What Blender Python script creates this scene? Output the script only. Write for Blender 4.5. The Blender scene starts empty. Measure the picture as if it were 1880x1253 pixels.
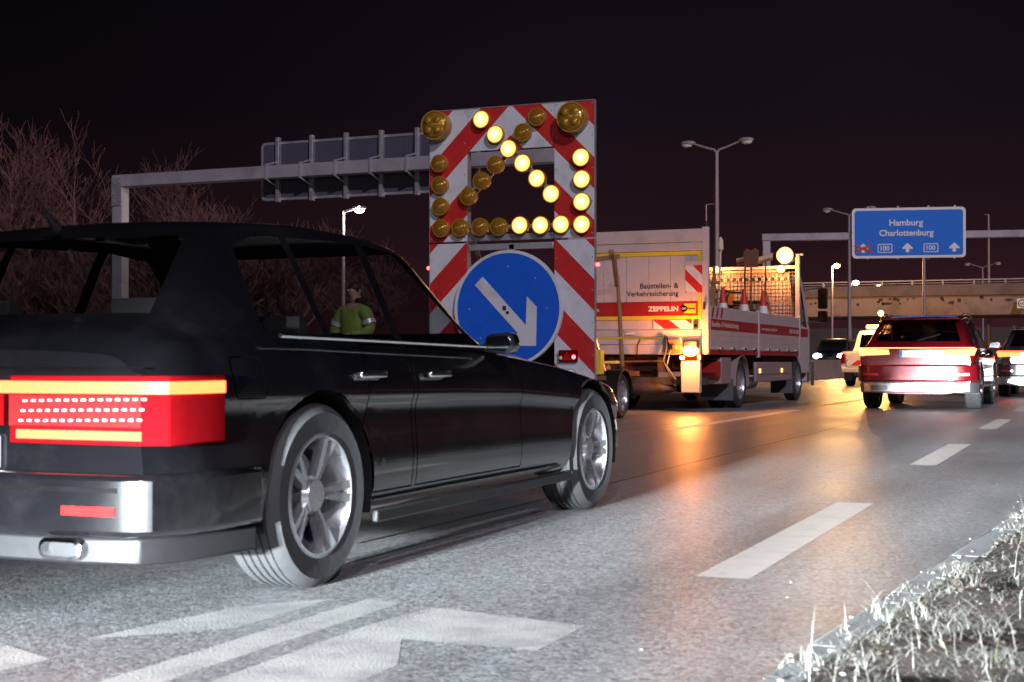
import bpy, bmesh, math, random
import numpy as np
from mathutils import Vector, Matrix, Euler

rnd = random.Random(7)
R = math.radians
scene = bpy.context.scene
col = scene.collection

# ------------------------------------------------------------------ camera
cam_data = bpy.data.cameras.new('camera')
cam_data.lens = 50.0
cam_data.sensor_width = 36.0
cam_data.clip_start = 0.05
cam_data.clip_end = 4000
cam_data.dof.use_dof = True
cam_data.dof.focus_distance = 18.5
cam_data.dof.aperture_fstop = 6.3
cam = bpy.data.objects.new('camera', cam_data)
cam.location = (0, 0, 0.8)
cam.rotation_euler = (R(90.8), 0, R(22.75))
col.objects.link(cam)
scene.camera = cam

# ------------------------------------------------------------------ night sky
world = bpy.data.worlds.new('World')
scene.world = world
world.use_nodes = True
wn, wl = world.node_tree.nodes, world.node_tree.links
wn.clear()
w_out = wn.new('ShaderNodeOutputWorld')
w_bg = wn.new('ShaderNodeBackground')
w_sky = wn.new('ShaderNodeTexSky')
w_sky.sky_type = 'NISHITA'
w_sky.sun_disc = False
w_sky.sun_elevation = R(-6)
w_sky.sun_rotation = R(180)
w_skybg = wn.new('ShaderNodeBackground')
w_skybg.inputs['Strength'].default_value = 0.012
wl.new(w_sky.outputs['Color'], w_skybg.inputs['Color'])
w_tc = wn.new('ShaderNodeTexCoord')
w_sep = wn.new('ShaderNodeSeparateXYZ')
wl.new(w_tc.outputs['Generated'], w_sep.inputs[0])
w_ramp = wn.new('ShaderNodeValToRGB')           # city glow on the horizon, near black overhead
cr = w_ramp.color_ramp
cr.elements[0].position = 0.0
cr.elements[0].color = (0.040, 0.0110, 0.0140, 1)
cr.elements[1].position = 0.30
cr.elements[1].color = (0.0036, 0.0027, 0.0050, 1)
e_ = cr.elements.new(0.08)
e_.color = (0.0165, 0.0066, 0.0096, 1)
e_ = cr.elements.new(0.17)
e_.color = (0.0072, 0.0043, 0.0072, 1)
wl.new(w_sep.outputs['Z'], w_ramp.inputs['Fac'])
w_noise = wn.new('ShaderNodeTexNoise')
w_noise.inputs['Scale'].default_value = 2.2
w_noise.inputs['Detail'].default_value = 2.0
wl.new(w_tc.outputs['Generated'], w_noise.inputs['Vector'])
w_mr = wn.new('ShaderNodeMapRange')
w_mr.inputs['From Min'].default_value = 0.3
w_mr.inputs['From Max'].default_value = 0.7
w_mr.inputs['To Min'].default_value = 0.8
w_mr.inputs['To Max'].default_value = 1.2
wl.new(w_noise.outputs['Fac'], w_mr.inputs['Value'])
wl.new(w_ramp.outputs['Color'], w_bg.inputs['Color'])
w_az = wn.new('ShaderNodeMapRange')             # the city glow lies ahead along the road, darker country to the west
w_az.interpolation_type = 'SMOOTHSTEP'
w_az.inputs['From Min'].default_value = -0.75
w_az.inputs['From Max'].default_value = -0.20
w_az.inputs['To Min'].default_value = 0.45
w_az.inputs['To Max'].default_value = 1.15
wl.new(w_sep.outputs['X'], w_az.inputs['Value'])
w_mul = wn.new('ShaderNodeMath')
w_mul.operation = 'MULTIPLY'
wl.new(w_mr.outputs['Result'], w_mul.inputs[0])
wl.new(w_az.outputs['Result'], w_mul.inputs[1])
wl.new(w_mul.outputs[0], w_bg.inputs['Strength'])
w_add = wn.new('ShaderNodeAddShader')
wl.new(w_bg.outputs[0], w_add.inputs[0])
wl.new(w_skybg.outputs[0], w_add.inputs[1])
wl.new(w_add.outputs[0], w_out.inputs['Surface'])

# ------------------------------------------------------------------ lights of the traffic behind and the night level
def add_light(name, kind, loc, rot, energy, color, **kw):
    d = bpy.data.lights.new(name, kind)
    d.energy = energy
    d.color = color
    for k, v in kw.items():
        setattr(d, k, v)
    o = bpy.data.objects.new(name, d)
    o.location = loc
    o.rotation_euler = rot
    col.objects.link(o)
    return o

def aim(frm, to):
    return (Vector(to) - Vector(frm)).to_track_quat('-Z', 'Y').to_euler()

add_light('sun', 'SUN', (30, -40, 30), aim((18, -20, 15.5), (0, 0, 0)), 1.35, (0.96, 0.84, 1.0), angle=R(1.5))
# dipped beams of the cars that follow: cut off above headlamp height
HL = (0.86, 0.95, 1.0)
for hx in (-4.0, -2.8):
    add_light('headlight_beam', 'SPOT', (hx, -10.0, 0.72), aim((hx, -10, 0.72), (hx + 0.4, 12, -1.75)), 12000, HL,
              spot_size=R(12.5), spot_blend=0.35, shadow_soft_size=0.08)
for hx in (-2.55, -1.9):
    add_light('headlight_beam', 'SPOT', (hx, -9.0, 1.15), aim((hx, -9, 1.15), (hx + 0.5, 8, -2.2)), 62000, HL,
              spot_size=R(24), spot_blend=0.6, shadow_soft_size=0.10)
for hx, tx, ty in ((-1.75, -2.1, 18), (-1.20, -0.7, 18)):   # the farther reach of the beams along the lanes
    add_light('headlight_beam', 'SPOT', (hx, -9.0, 1.15), aim((hx, -9, 1.15), (tx, ty, 0.02)), 150000, (0.93, 0.97, 1.0),
              spot_size=R(5.6), spot_blend=0.85, shadow_soft_size=0.10)

scene.view_settings.view_transform = 'Standard'
scene.view_settings.look = 'None'
scene.view_settings.exposure = 0.0
scene.view_settings.gamma = 1.0
scene.view_settings.use_curve_mapping = False
scene.render.engine = 'CYCLES'
scene.cycles.use_denoising = True
try:
    scene.cycles.denoiser = 'OPENIMAGEDENOISE'
except Exception:
    pass
scene.cycles.max_bounces = 8
scene.cycles.transparent_max_bounces = 16
scene.cycles.sample_clamp_indirect = 6.0
scene.cycles.caustics_reflective = False
scene.cycles.caustics_refractive = False
scene.cycles.use_light_tree = True

# ------------------------------------------------------------------ materials
def new_mat(name):
    m = bpy.data.materials.new(name)
    m.use_nodes = True
    return m, m.node_tree.nodes, m.node_tree.links, m.node_tree.nodes['Principled BSDF']

def M(name, c, rough=0.5, metal=0.0, var=0.12, scale=6.0, bump=0.0, bscale=60.0, coat=0.0, spec=0.5, rvar=0.1, dirt=None, dscale=3.0, dlo=0.5, dhi=0.75):
    m, n, l, p = new_mat(name)
    tc = n.new('ShaderNodeTexCoord')
    nz = n.new('ShaderNodeTexNoise')
    nz.inputs['Scale'].default_value = scale
    nz.inputs['Detail'].default_value = 6
    nz.inputs['Roughness'].default_value = 0.65
    l.new(tc.outputs['Object'], nz.inputs['Vector'])
    mx = n.new('ShaderNodeMix')
    mx.data_type = 'RGBA'
    mx.inputs[6].default_value = (c[0] * (1 - var), c[1] * (1 - var), c[2] * (1 - var), 1)
    mx.inputs[7].default_value = (min(1, c[0] * (1 + var)), min(1, c[1] * (1 + var)), min(1, c[2] * (1 + var)), 1)
    l.new(nz.outputs['Fac'], mx.inputs[0])
    out = mx.outputs[2]
    if dirt:
        nd = n.new('ShaderNodeTexNoise')
        nd.inputs['Scale'].default_value = dscale
        nd.inputs['Detail'].default_value = 8
        nd.inputs['Roughness'].default_value = 0.7
        l.new(tc.outputs['Object'], nd.inputs['Vector'])
        mr = n.new('ShaderNodeMapRange')
        mr.inputs['From Min'].default_value = dlo
        mr.inputs['From Max'].default_value = dhi
        mr.inputs['To Max'].default_value = 0.8
        l.new(nd.outputs['Fac'], mr.inputs['Value'])
        m2 = n.new('ShaderNodeMix')
        m2.data_type = 'RGBA'
        l.new(mr.outputs['Result'], m2.inputs[0])
        l.new(out, m2.inputs[6])
        m2.inputs[7].default_value = (*dirt, 1)
        out = m2.outputs[2]
    l.new(out, p.inputs['Base Color'])
    mr2 = n.new('ShaderNodeMapRange')
    mr2.inputs['To Min'].default_value = max(0.02, rough - rvar)
    mr2.inputs['To Max'].default_value = min(1, rough + rvar)
    l.new(nz.outputs['Fac'], mr2.inputs['Value'])
    l.new(mr2.outputs['Result'], p.inputs['Roughness'])
    p.inputs['Metallic'].default_value = metal
    p.inputs['Specular IOR Level'].default_value = spec
    p.inputs['Coat Weight'].default_value = coat
    p.inputs['Coat Roughness'].default_value = 0.06
    if bump:
        nb = n.new('ShaderNodeTexNoise')
        nb.inputs['Scale'].default_value = bscale
        nb.inputs['Detail'].default_value = 4
        l.new(tc.outputs['Object'], nb.inputs['Vector'])
        bp = n.new('ShaderNodeBump')
        bp.inputs['Strength'].default_value = bump
        bp.inputs['Distance'].default_value = 0.01
        l.new(nb.outputs['Fac'], bp.inputs['Height'])
        l.new(bp.outputs['Normal'], p.inputs['Normal'])
    return m

def E(name, c, strength, base=(0.6, 0.6, 0.6)):
    m, n, l, p = new_mat(name)
    p.inputs['Base Color'].default_value = (*base, 1)
    p.inputs['Emission Color'].default_value = (*c, 1)
    p.inputs['Emission Strength'].default_value = strength
    p.inputs['Specular IOR Level'].default_value = 0.08
    p.inputs['Roughness'].default_value = 0.4
    tc = n.new('ShaderNodeTexCoord')
    nz = n.new('ShaderNodeTexNoise')
    nz.inputs['Scale'].default_value = 40
    l.new(tc.outputs['Object'], nz.inputs['Vector'])
    bp = n.new('ShaderNodeBump')
    bp.inputs['Strength'].default_value = 0.15
    bp.inputs['Distance'].default_value = 0.003
    l.new(nz.outputs['Fac'], bp.inputs['Height'])
    l.new(bp.outputs['Normal'], p.inputs['Normal'])
    return m

def lens_mat(name, lit, rings=60.0):
    """amber signal lens in the disc plane (object x, z): fresnel rings, bulb in the middle"""
    m, n, l, p = new_mat(name)
    tc = n.new('ShaderNodeTexCoord')
    sp = n.new('ShaderNodeSeparateXYZ')
    l.new(tc.outputs['Object'], sp.inputs[0])
    cb = n.new('ShaderNodeCombineXYZ')
    l.new(sp.outputs['X'], cb.inputs['X'])
    l.new(sp.outputs['Z'], cb.inputs['Y'])
    ln = n.new('ShaderNodeVectorMath')
    ln.operation = 'LENGTH'
    l.new(cb.outputs[0], ln.inputs[0])
    sn = n.new('ShaderNodeMath'); sn.operation = 'MULTIPLY'
    l.new(ln.outputs['Value'], sn.inputs[0]); sn.inputs[1].default_value = 2 * math.pi * rings
    s2 = n.new('ShaderNodeMath'); s2.operation = 'SINE'
    l.new(sn.outputs[0], s2.inputs[0])
    bp = n.new('ShaderNodeBump')
    bp.inputs['Strength'].default_value = 0.5
    bp.inputs['Distance'].default_value = 0.004
    l.new(s2.outputs[0], bp.inputs['Height'])
    l.new(bp.outputs['Normal'], p.inputs['Normal'])
    p.inputs['Roughness'].default_value = 0.16
    p.inputs['Coat Weight'].default_value = 0.6
    rp = n.new('ShaderNodeValToRGB')
    mr = n.new('ShaderNodeMapRange')
    mr.inputs['From Max'].default_value = 0.125
    l.new(ln.outputs['Value'], mr.inputs['Value'])
    l.new(mr.outputs['Result'], rp.inputs['Fac'])
    el = rp.color_ramp.elements
    if lit:
        el[0].position = 0.15; el[0].color = (1.0, 0.86, 0.50, 1)
        el[1].position = 1.0; el[1].color = (1.0, 0.34, 0.03, 1)
        x = el.new(0.6); x.color = (1.0, 0.60, 0.17, 1)
        l.new(rp.outputs['Color'], p.inputs['Emission Color'])
        p.inputs['Emission Strength'].default_value = 1.9
        p.inputs['Base Color'].default_value = (0.6, 0.3, 0.03, 1)
    else:
        el[0].position = 0.0; el[0].color = (0.62, 0.40, 0.16, 1)
        el[1].position = 1.0; el[1].color = (0.42, 0.20, 0.012, 1)
        x = el.new(0.22); x.color = (0.36, 0.165, 0.012, 1)
        l.new(rp.outputs['Color'], p.inputs['Base Color'])
        p.inputs['Metallic'].default_value = 0.35
    return m

def glass_mat(name, tint=(0.35, 0.37, 0.38), gloss=1.0):
    m = bpy.data.materials.new(name)
    m.use_nodes = True
    n, l = m.node_tree.nodes, m.node_tree.links
    n.clear()
    o = n.new('ShaderNodeOutputMaterial')
    t = n.new('ShaderNodeBsdfTransparent')
    t.inputs['Color'].default_value = (*tint, 1)
    g = n.new('ShaderNodeBsdfGlossy')
    g.inputs['Roughness'].default_value = 0.03
    g.inputs['Color'].default_value = (gloss, gloss, gloss, 1)
    lw = n.new('ShaderNodeLayerWeight')             # Schlick reflectance, alike from both faces of the pane
    lw.inputs['Blend'].default_value = 0.5
    pw_ = n.new('ShaderNodeMath'); pw_.operation = 'POWER'; pw_.inputs[1].default_value = 5.0
    l.new(lw.outputs['Facing'], pw_.inputs[0])
    f = n.new('ShaderNodeMath'); f.operation = 'MULTIPLY_ADD'; f.inputs[1].default_value = 0.92; f.inputs[2].default_value = 0.09
    l.new(pw_.outputs[0], f.inputs[0])
    nz = n.new('ShaderNodeTexNoise')
    nz.inputs['Scale'].default_value = 3.0
    bp = n.new('ShaderNodeBump')
    bp.inputs['Strength'].default_value = 0.03
    l.new(nz.outputs['Fac'], bp.inputs['Height'])
    l.new(bp.outputs['Normal'], g.inputs['Normal'])
    mx = n.new('ShaderNodeMixShader')
    l.new(f.outputs[0], mx.inputs[0])
    l.new(t.outputs[0], mx.inputs[1])
    l.new(g.outputs[0], mx.inputs[2])
    l.new(mx.outputs[0], o.inputs['Surface'])
    return m

def asphalt_mat():
    m, n, l, p = new_mat('asphalt')
    tc = n.new('ShaderNodeTexCoord')
    def noise(sc, det, ro=0.6):
        x = n.new('ShaderNodeTexNoise')
        x.inputs['Scale'].default_value = sc
        x.inputs['Detail'].default_value = det
        x.inputs['Roughness'].default_value = ro
        l.new(tc.outputs['Object'], x.inputs['Vector'])
        return x
    vor = n.new('ShaderNodeTexVoronoi')
    vor.inputs['Scale'].default_value = 75
    l.new(tc.outputs['Object'], vor.inputs['Vector'])
    fine, mid, big = noise(90, 4, 0.75), noise(9, 6, 0.7), noise(0.5, 5, 0.6)
    rp = n.new('ShaderNodeValToRGB')
    rp.color_ramp.elements[0].position = 0.3
    rp.color_ramp.elements[0].color = (0.12, 0.124, 0.128, 1)
    rp.color_ramp.elements[1].position = 0.72
    rp.color_ramp.elements[1].color = (0.30, 0.305, 0.31, 1)
    l.new(fine.outputs['Fac'], rp.inputs['Fac'])
    # single pale and dark stones
    rp2 = n.new('ShaderNodeValToRGB')
    rp2.color_ramp.elements[0].color = (0.40, 0.40, 0.40, 1)
    rp2.color_ramp.elements[1].color = (1.6, 1.6, 1.6, 1)
    l.new(vor.outputs['Color'], rp2.inputs['Fac'])
    mu = n.new('ShaderNodeMix'); mu.data_type = 'RGBA'; mu.blend_type = 'MULTIPLY'
    mu.inputs[0].default_value = 1
    l.new(rp.outputs['Color'], mu.inputs[6]); l.new(rp2.outputs['Color'], mu.inputs[7])
    # tar spots and polished tracks
    rp3 = n.new('ShaderNodeValToRGB')
    rp3.color_ramp.elements[0].position = 0.30; rp3.color_ramp.elements[0].color = (0.55, 0.54, 0.53, 1)
    rp3.color_ramp.elements[1].position = 0.44; rp3.color_ramp.elements[1].color = (1, 1, 1, 1)
    l.new(mid.outputs['Fac'], rp3.inputs['Fac'])
    mu2 = n.new('ShaderNodeMix'); mu2.data_type = 'RGBA'; mu2.blend_type = 'MULTIPLY'
    mu2.inputs[0].default_value = 0.8
    l.new(mu.outputs[2], mu2.inputs[6]); l.new(rp3.outputs['Color'], mu2.inputs[7])
    mr = n.new('ShaderNodeMapRange')
    mr.inputs['From Min'].default_value = 0.3; mr.inputs['From Max'].default_value = 0.7
    mr.inputs['To Min'].default_value = 0.78; mr.inputs['To Max'].default_value = 1.18
    l.new(big.outputs['Fac'], mr.inputs['Value'])
    mu3 = n.new('ShaderNodeMix'); mu3.data_type = 'RGBA'; mu3.blend_type = 'MULTIPLY'
    mu3.inputs[0].default_value = 1
    l.new(mu2.outputs[2], mu3.inputs[6]); l.new(mr.outputs['Result'], mu3.inputs[7])
    mp = n.new('ShaderNodeMapping')
    mp.inputs['Scale'].default_value = (1.3, 0.05, 1.0)
    l.new(tc.outputs['Object'], mp.inputs['Vector'])
    trk = n.new('ShaderNodeTexNoise')
    trk.inputs['Scale'].default_value = 1.6
    trk.inputs['Detail'].default_value = 5
    l.new(mp.outputs[0], trk.inputs['Vector'])
    mr9 = n.new('ShaderNodeMapRange')
    mr9.inputs['From Min'].default_value = 0.3; mr9.inputs['From Max'].default_value = 0.7
    mr9.inputs['To Min'].default_value = 0.72; mr9.inputs['To Max'].default_value = 1.15
    l.new(trk.outputs['Fac'], mr9.inputs['Value'])
    mu4 = n.new('ShaderNodeMix'); mu4.data_type = 'RGBA'; mu4.blend_type = 'MULTIPLY'
    mu4.inputs[0].default_value = 1
    l.new(mu3.outputs[2], mu4.inputs[6]); l.new(mr9.outputs['Result'], mu4.inputs[7])
    l.new(mu4.outputs[2], p.inputs['Base Color'])
    mr4 = n.new('ShaderNodeMapRange')
    mr4.inputs['To Min'].default_value = 0.26; mr4.inputs['To Max'].default_value = 0.50
    l.new(big.outputs['Fac'], mr4.inputs['Value'])
    l.new(mr4.outputs['Result'], p.inputs['Roughness'])
    p.inputs['Specular IOR Level'].default_value = 0.38
    ad = n.new('ShaderNodeMath'); ad.operation = 'MULTIPLY_ADD'
    l.new(vor.outputs['Distance'], ad.inputs[0]); ad.inputs[1].default_value = -0.5
    l.new(fine.outputs['Fac'], ad.inputs[2])
    bp = n.new('ShaderNodeBump')
    bp.inputs['Strength'].default_value = 0.5
    bp.inputs['Distance'].default_value = 0.0035
    l.new(ad.outputs[0], bp.inputs['Height'])
    l.new(bp.outputs['Normal'], p.inputs['Normal'])
    return m

MT = dict(
    asphalt=asphalt_mat(),
    paint=M('road_paint', (0.46, 0.43, 0.40), 0.55, var=0.14, scale=14, bump=0.25, bscale=110, dirt=(0.20, 0.20, 0.195), dscale=7, dlo=0.52, dhi=0.8),
    paintnew=M('fresh_road_paint', (0.66, 0.65, 0.62), 0.5, var=0.08, scale=14, bump=0.2, bscale=110, dirt=(0.40, 0.39, 0.37), dscale=6, dlo=0.55, dhi=0.8),
    paintworn=M('worn_road_paint', (0.34, 0.34, 0.33), 0.6, var=0.2, scale=10, bump=0.25, bscale=110, dirt=(0.19, 0.192, 0.195), dscale=5, dlo=0.42, dhi=0.62),
    tar=M('tar_seam', (0.03, 0.03, 0.031), 0.45, var=0.3, scale=20),
    stain=M('oil_stain', (0.075, 0.072, 0.070), 0.5, var=0.35, scale=30),
    soil=M('soil', (0.032, 0.020, 0.014), 0.95, var=0.5, scale=9, bump=0.9, bscale=25),
    field=M('dark_field', (0.03, 0.026, 0.018), 0.95, var=0.4, scale=0.6),
    kerb=M('kerb_concrete', (0.20, 0.21, 0.215), 0.85, var=0.25, scale=12, bump=0.5, bscale=70, dirt=(0.12, 0.11, 0.10), dscale=6),
    grass=M('dry_grass', (0.34, 0.33, 0.295), 0.8, var=0.35, scale=30),
    grass_green=M('grass_green', (0.10, 0.12, 0.05), 0.8, var=0.35, scale=30),
    litter=M('leaf_litter', (0.13, 0.105, 0.08), 0.85, var=0.5, scale=40),
    pebble=M('pebble', (0.22, 0.22, 0.21), 0.75, var=0.3, scale=30, bump=0.3),
    white=M('reflective_white', (0.60, 0.62, 0.66), 0.42, var=0.05, scale=4, bump=0.03, bscale=90, dirt=(0.30, 0.30, 0.33), dscale=3.5, dlo=0.50, dhi=0.85),
    red=M('reflective_red', (0.52, 0.022, 0.022), 0.42, var=0.12, scale=4, bump=0.03, bscale=90, dirt=(0.24, 0.02, 0.02), dscale=3.5, dlo=0.5, dhi=0.85),
    blue=M('reflective_blue', (0.010, 0.105, 0.62), 0.40, var=0.15, scale=5, bump=0.03, bscale=90),
    signblue=M('sign_blue', (0.006, 0.20, 0.85), 0.45, var=0.05, scale=1.0),
    signwhite=M('sign_white', (0.88, 0.90, 0.92), 0.5, var=0.03),
    galv=M('galvanised_steel', (0.46, 0.46, 0.49), 0.42, metal=0.55, var=0.22, scale=5, dirt=(0.26, 0.25, 0.26), dscale=4),
    galv2=M('galvanised_beam', (0.42, 0.40, 0.44), 0.5, metal=0.3, var=0.30, scale=1.3, dirt=(0.24, 0.22, 0.25), dscale=1.2),
    alu=M('sign_back_grey', (0.085, 0.08, 0.115), 0.6, metal=0.2, var=0.15, scale=1.2),
    dark=M('dark_steel', (0.03, 0.03, 0.032), 0.5, var=0.3),
    black=M('black_plastic', (0.008, 0.008, 0.009), 0.45, var=0.25),
    rubber=M('tyre_rubber', (0.035, 0.036, 0.038), 0.75, var=0.3, scale=20, bump=0.15),
    flap=M('mudflap_rubber', (0.10, 0.105, 0.11), 0.7, var=0.3, scale=14, bump=0.2),
    rim=M('alloy_rim', (0.55, 0.56, 0.58), 0.28, metal=0.85, var=0.1),
    lorry=M('lorry_panel_white', (0.54, 0.46, 0.455), 0.42, var=0.06, scale=2.5, dirt=(0.36, 0.30, 0.28), dscale=3, dlo=0.5, dhi=0.85),
    lorryside=M('drop_side_alu', (0.52, 0.44, 0.42), 0.42, metal=0.0, var=0.08, scale=2.5, dirt=(0.30, 0.25, 0.24), dscale=3.2, dlo=0.5, dhi=0.85),
    lorryred=M('lorry_red', (0.36, 0.018, 0.018), 0.4, var=0.1),
    yellow=M('reflective_yellow', (0.75, 0.55, 0.03), 0.4, var=0.08, dirt=(0.55, 0.42, 0.08), dscale=6),
    chassis=M('chassis_paint', (0.05, 0.04, 0.037), 0.6, var=0.4, scale=6, dirt=(0.11, 0.08, 0.06), dscale=5),
    skirt=M('skirt_grey', (0.30, 0.23, 0.23), 0.45, var=0.12, scale=4),
    wood=M('wood', (0.30, 0.17, 0.075), 0.7, var=0.35, scale=18, bump=0.2),
    bristle=M('bristle', (0.72, 0.60, 0.42), 0.85, var=0.25, scale=40),
    rust=M('brown_steel', (0.17, 0.075, 0.03), 0.7, var=0.4, scale=9),
    conered=M('cone_red', (0.62, 0.045, 0.02), 0.5, var=0.1),
    conewhite=M('cone_white', (0.75, 0.75, 0.75), 0.45, var=0.06),
    text=M('black_print', (0.015, 0.013, 0.012), 0.5, var=0.1),
    textw=M('white_print', (0.75, 0.72, 0.70), 0.5, var=0.05),
    concrete=M('bridge_concrete', (0.34, 0.25, 0.20), 0.85, var=0.22, scale=0.5, bump=0.2, bscale=3, dirt=(0.13, 0.09, 0.075), dscale=0.55, dlo=0.5, dhi=0.72),
    concrete2=M('parapet_concrete', (0.20, 0.15, 0.13), 0.85, var=0.3, scale=0.8, dirt=(0.09, 0.065, 0.055), dscale=0.5, dlo=0.45, dhi=0.7),
    spall=M('spalled_patch', (0.07, 0.045, 0.035), 0.95, var=0.4, scale=6),
    wall=M('retaining_wall', (0.12, 0.085, 0.07), 0.85, var=0.3, scale=0.4, dirt=(0.05, 0.035, 0.03), dscale=0.4),
    bark=M('bark', (0.165, 0.08, 0.075), 0.9, var=0.4, scale=3),
    bark2=M('bark_pale', (0.24, 0.12, 0.11), 0.9, var=0.4, scale=3),
    pole=M('lamp_post_grey', (0.36, 0.30, 0.33), 0.5, metal=0.3, var=0.12, scale=1),
    carblack=M('paint_black', (0.004, 0.004, 0.005), 0.14, var=0.3, coat=1.0, scale=3, rvar=0.04, dirt=(0.012, 0.012, 0.013), dscale=2.5),
    carred=M('paint_red', (0.18, 0.005, 0.011), 0.25, var=0.1, coat=1.0, metal=0.15),
    cargrey=M('paint_dark_grey', (0.03, 0.032, 0.038), 0.25, var=0.2, coat=1.0),
    carwhite=M('paint_cream_white', (0.60, 0.54, 0.48), 0.35, var=0.05, coat=0.4, dirt=(0.42, 0.36, 0.30), dscale=3),
    mirrorglass=M('mirror_glass_dark', (0.10, 0.10, 0.11), 0.08, metal=1.0, var=0.1, rvar=0.03),
    chrome=M('chrome', (0.75, 0.76, 0.78), 0.10, metal=1.0, var=0.03, rvar=0.04),
    seat=M('seat_fabric', (0.022, 0.021, 0.022), 0.85, var=0.3, bump=0.2),
    plate=M('number_plate', (0.72, 0.74, 0.78), 0.4, var=0.03),
    tailred=M('red_lens', (0.17, 0.003, 0.005), 0.42, spec=0.0, var=0.2, coat=0.0, scale=30),
    reflector=M('red_reflector', (0.5, 0.01, 0.01), 0.2, var=0.1, coat=0.6),
    skin=M('skin', (0.42, 0.25, 0.18), 0.55, var=0.08),
    hair=M('hair', (0.03, 0.02, 0.014), 0.6, var=0.4, scale=40, bump=0.4),
    hivis=M('hi_vis_fabric', (0.22, 0.31, 0.06), 0.75, var=0.18, scale=9, bump=0.5, bscale=14),
    trousers=M('work_trousers', (0.03, 0.032, 0.04), 0.8, var=0.3, bump=0.3),
    glove=M('work_glove', (0.02, 0.02, 0.02), 0.7, var=0.3),
    stripe=M('retro_stripe', (0.62, 0.68, 0.75), 0.35, metal=0.3, var=0.05),
    boot=M('boot', (0.02, 0.017, 0.014), 0.6, var=0.3),
    glass=glass_mat('car_glass', (0.68, 0.70, 0.70)),
    glassdark=glass_mat('car_glass_dark', (0.20, 0.20, 0.22)),
    lens_on=lens_mat('lens_lit', True),
    lens_off=lens_mat('lens_unlit', False),
    e_amber=E('beacon_amber', (1.0, 0.34, 0.04), 11),
    e_amber2=E('marker_amber', (1.0, 0.45, 0.08), 3.0),
    e_amberdisc=E('flasher_disc', (1.0, 0.56, 0.12), 1.35),
    e_flashcell=E('flasher_cell', (1.0, 0.84, 0.42), 1.5),
    e_tail=E('tail_led', (1.0, 0.085, 0.02), 9.0, (0.4, 0.02, 0.02)),
    e_taillow=E('tail_glow', (1.0, 0.02, 0.03), 0.55, (0.3, 0.01, 0.01)),
    e_tail2=E('tail_bar', (1.0, 0.30, 0.09), 4.2, (0.4, 0.02, 0.02)),
    e_led=E('led_dot', (1.0, 0.45, 0.50), 0.9),
    e_plate=E('plate_lit', (0.75, 0.85, 1.0), 0.35, (0.75, 0.77, 0.8)),
    e_red=E('red_marker', (1.0, 0.05, 0.05), 9),
    e_white=E('lamp_white', (1.0, 0.93, 0.72), 22),
    e_whitecool=E('headlamp_white', (0.95, 0.97, 1.0), 30),
    e_sodium=E('lamp_sodium', (1.0, 0.55, 0.16), 16),
)
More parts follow.
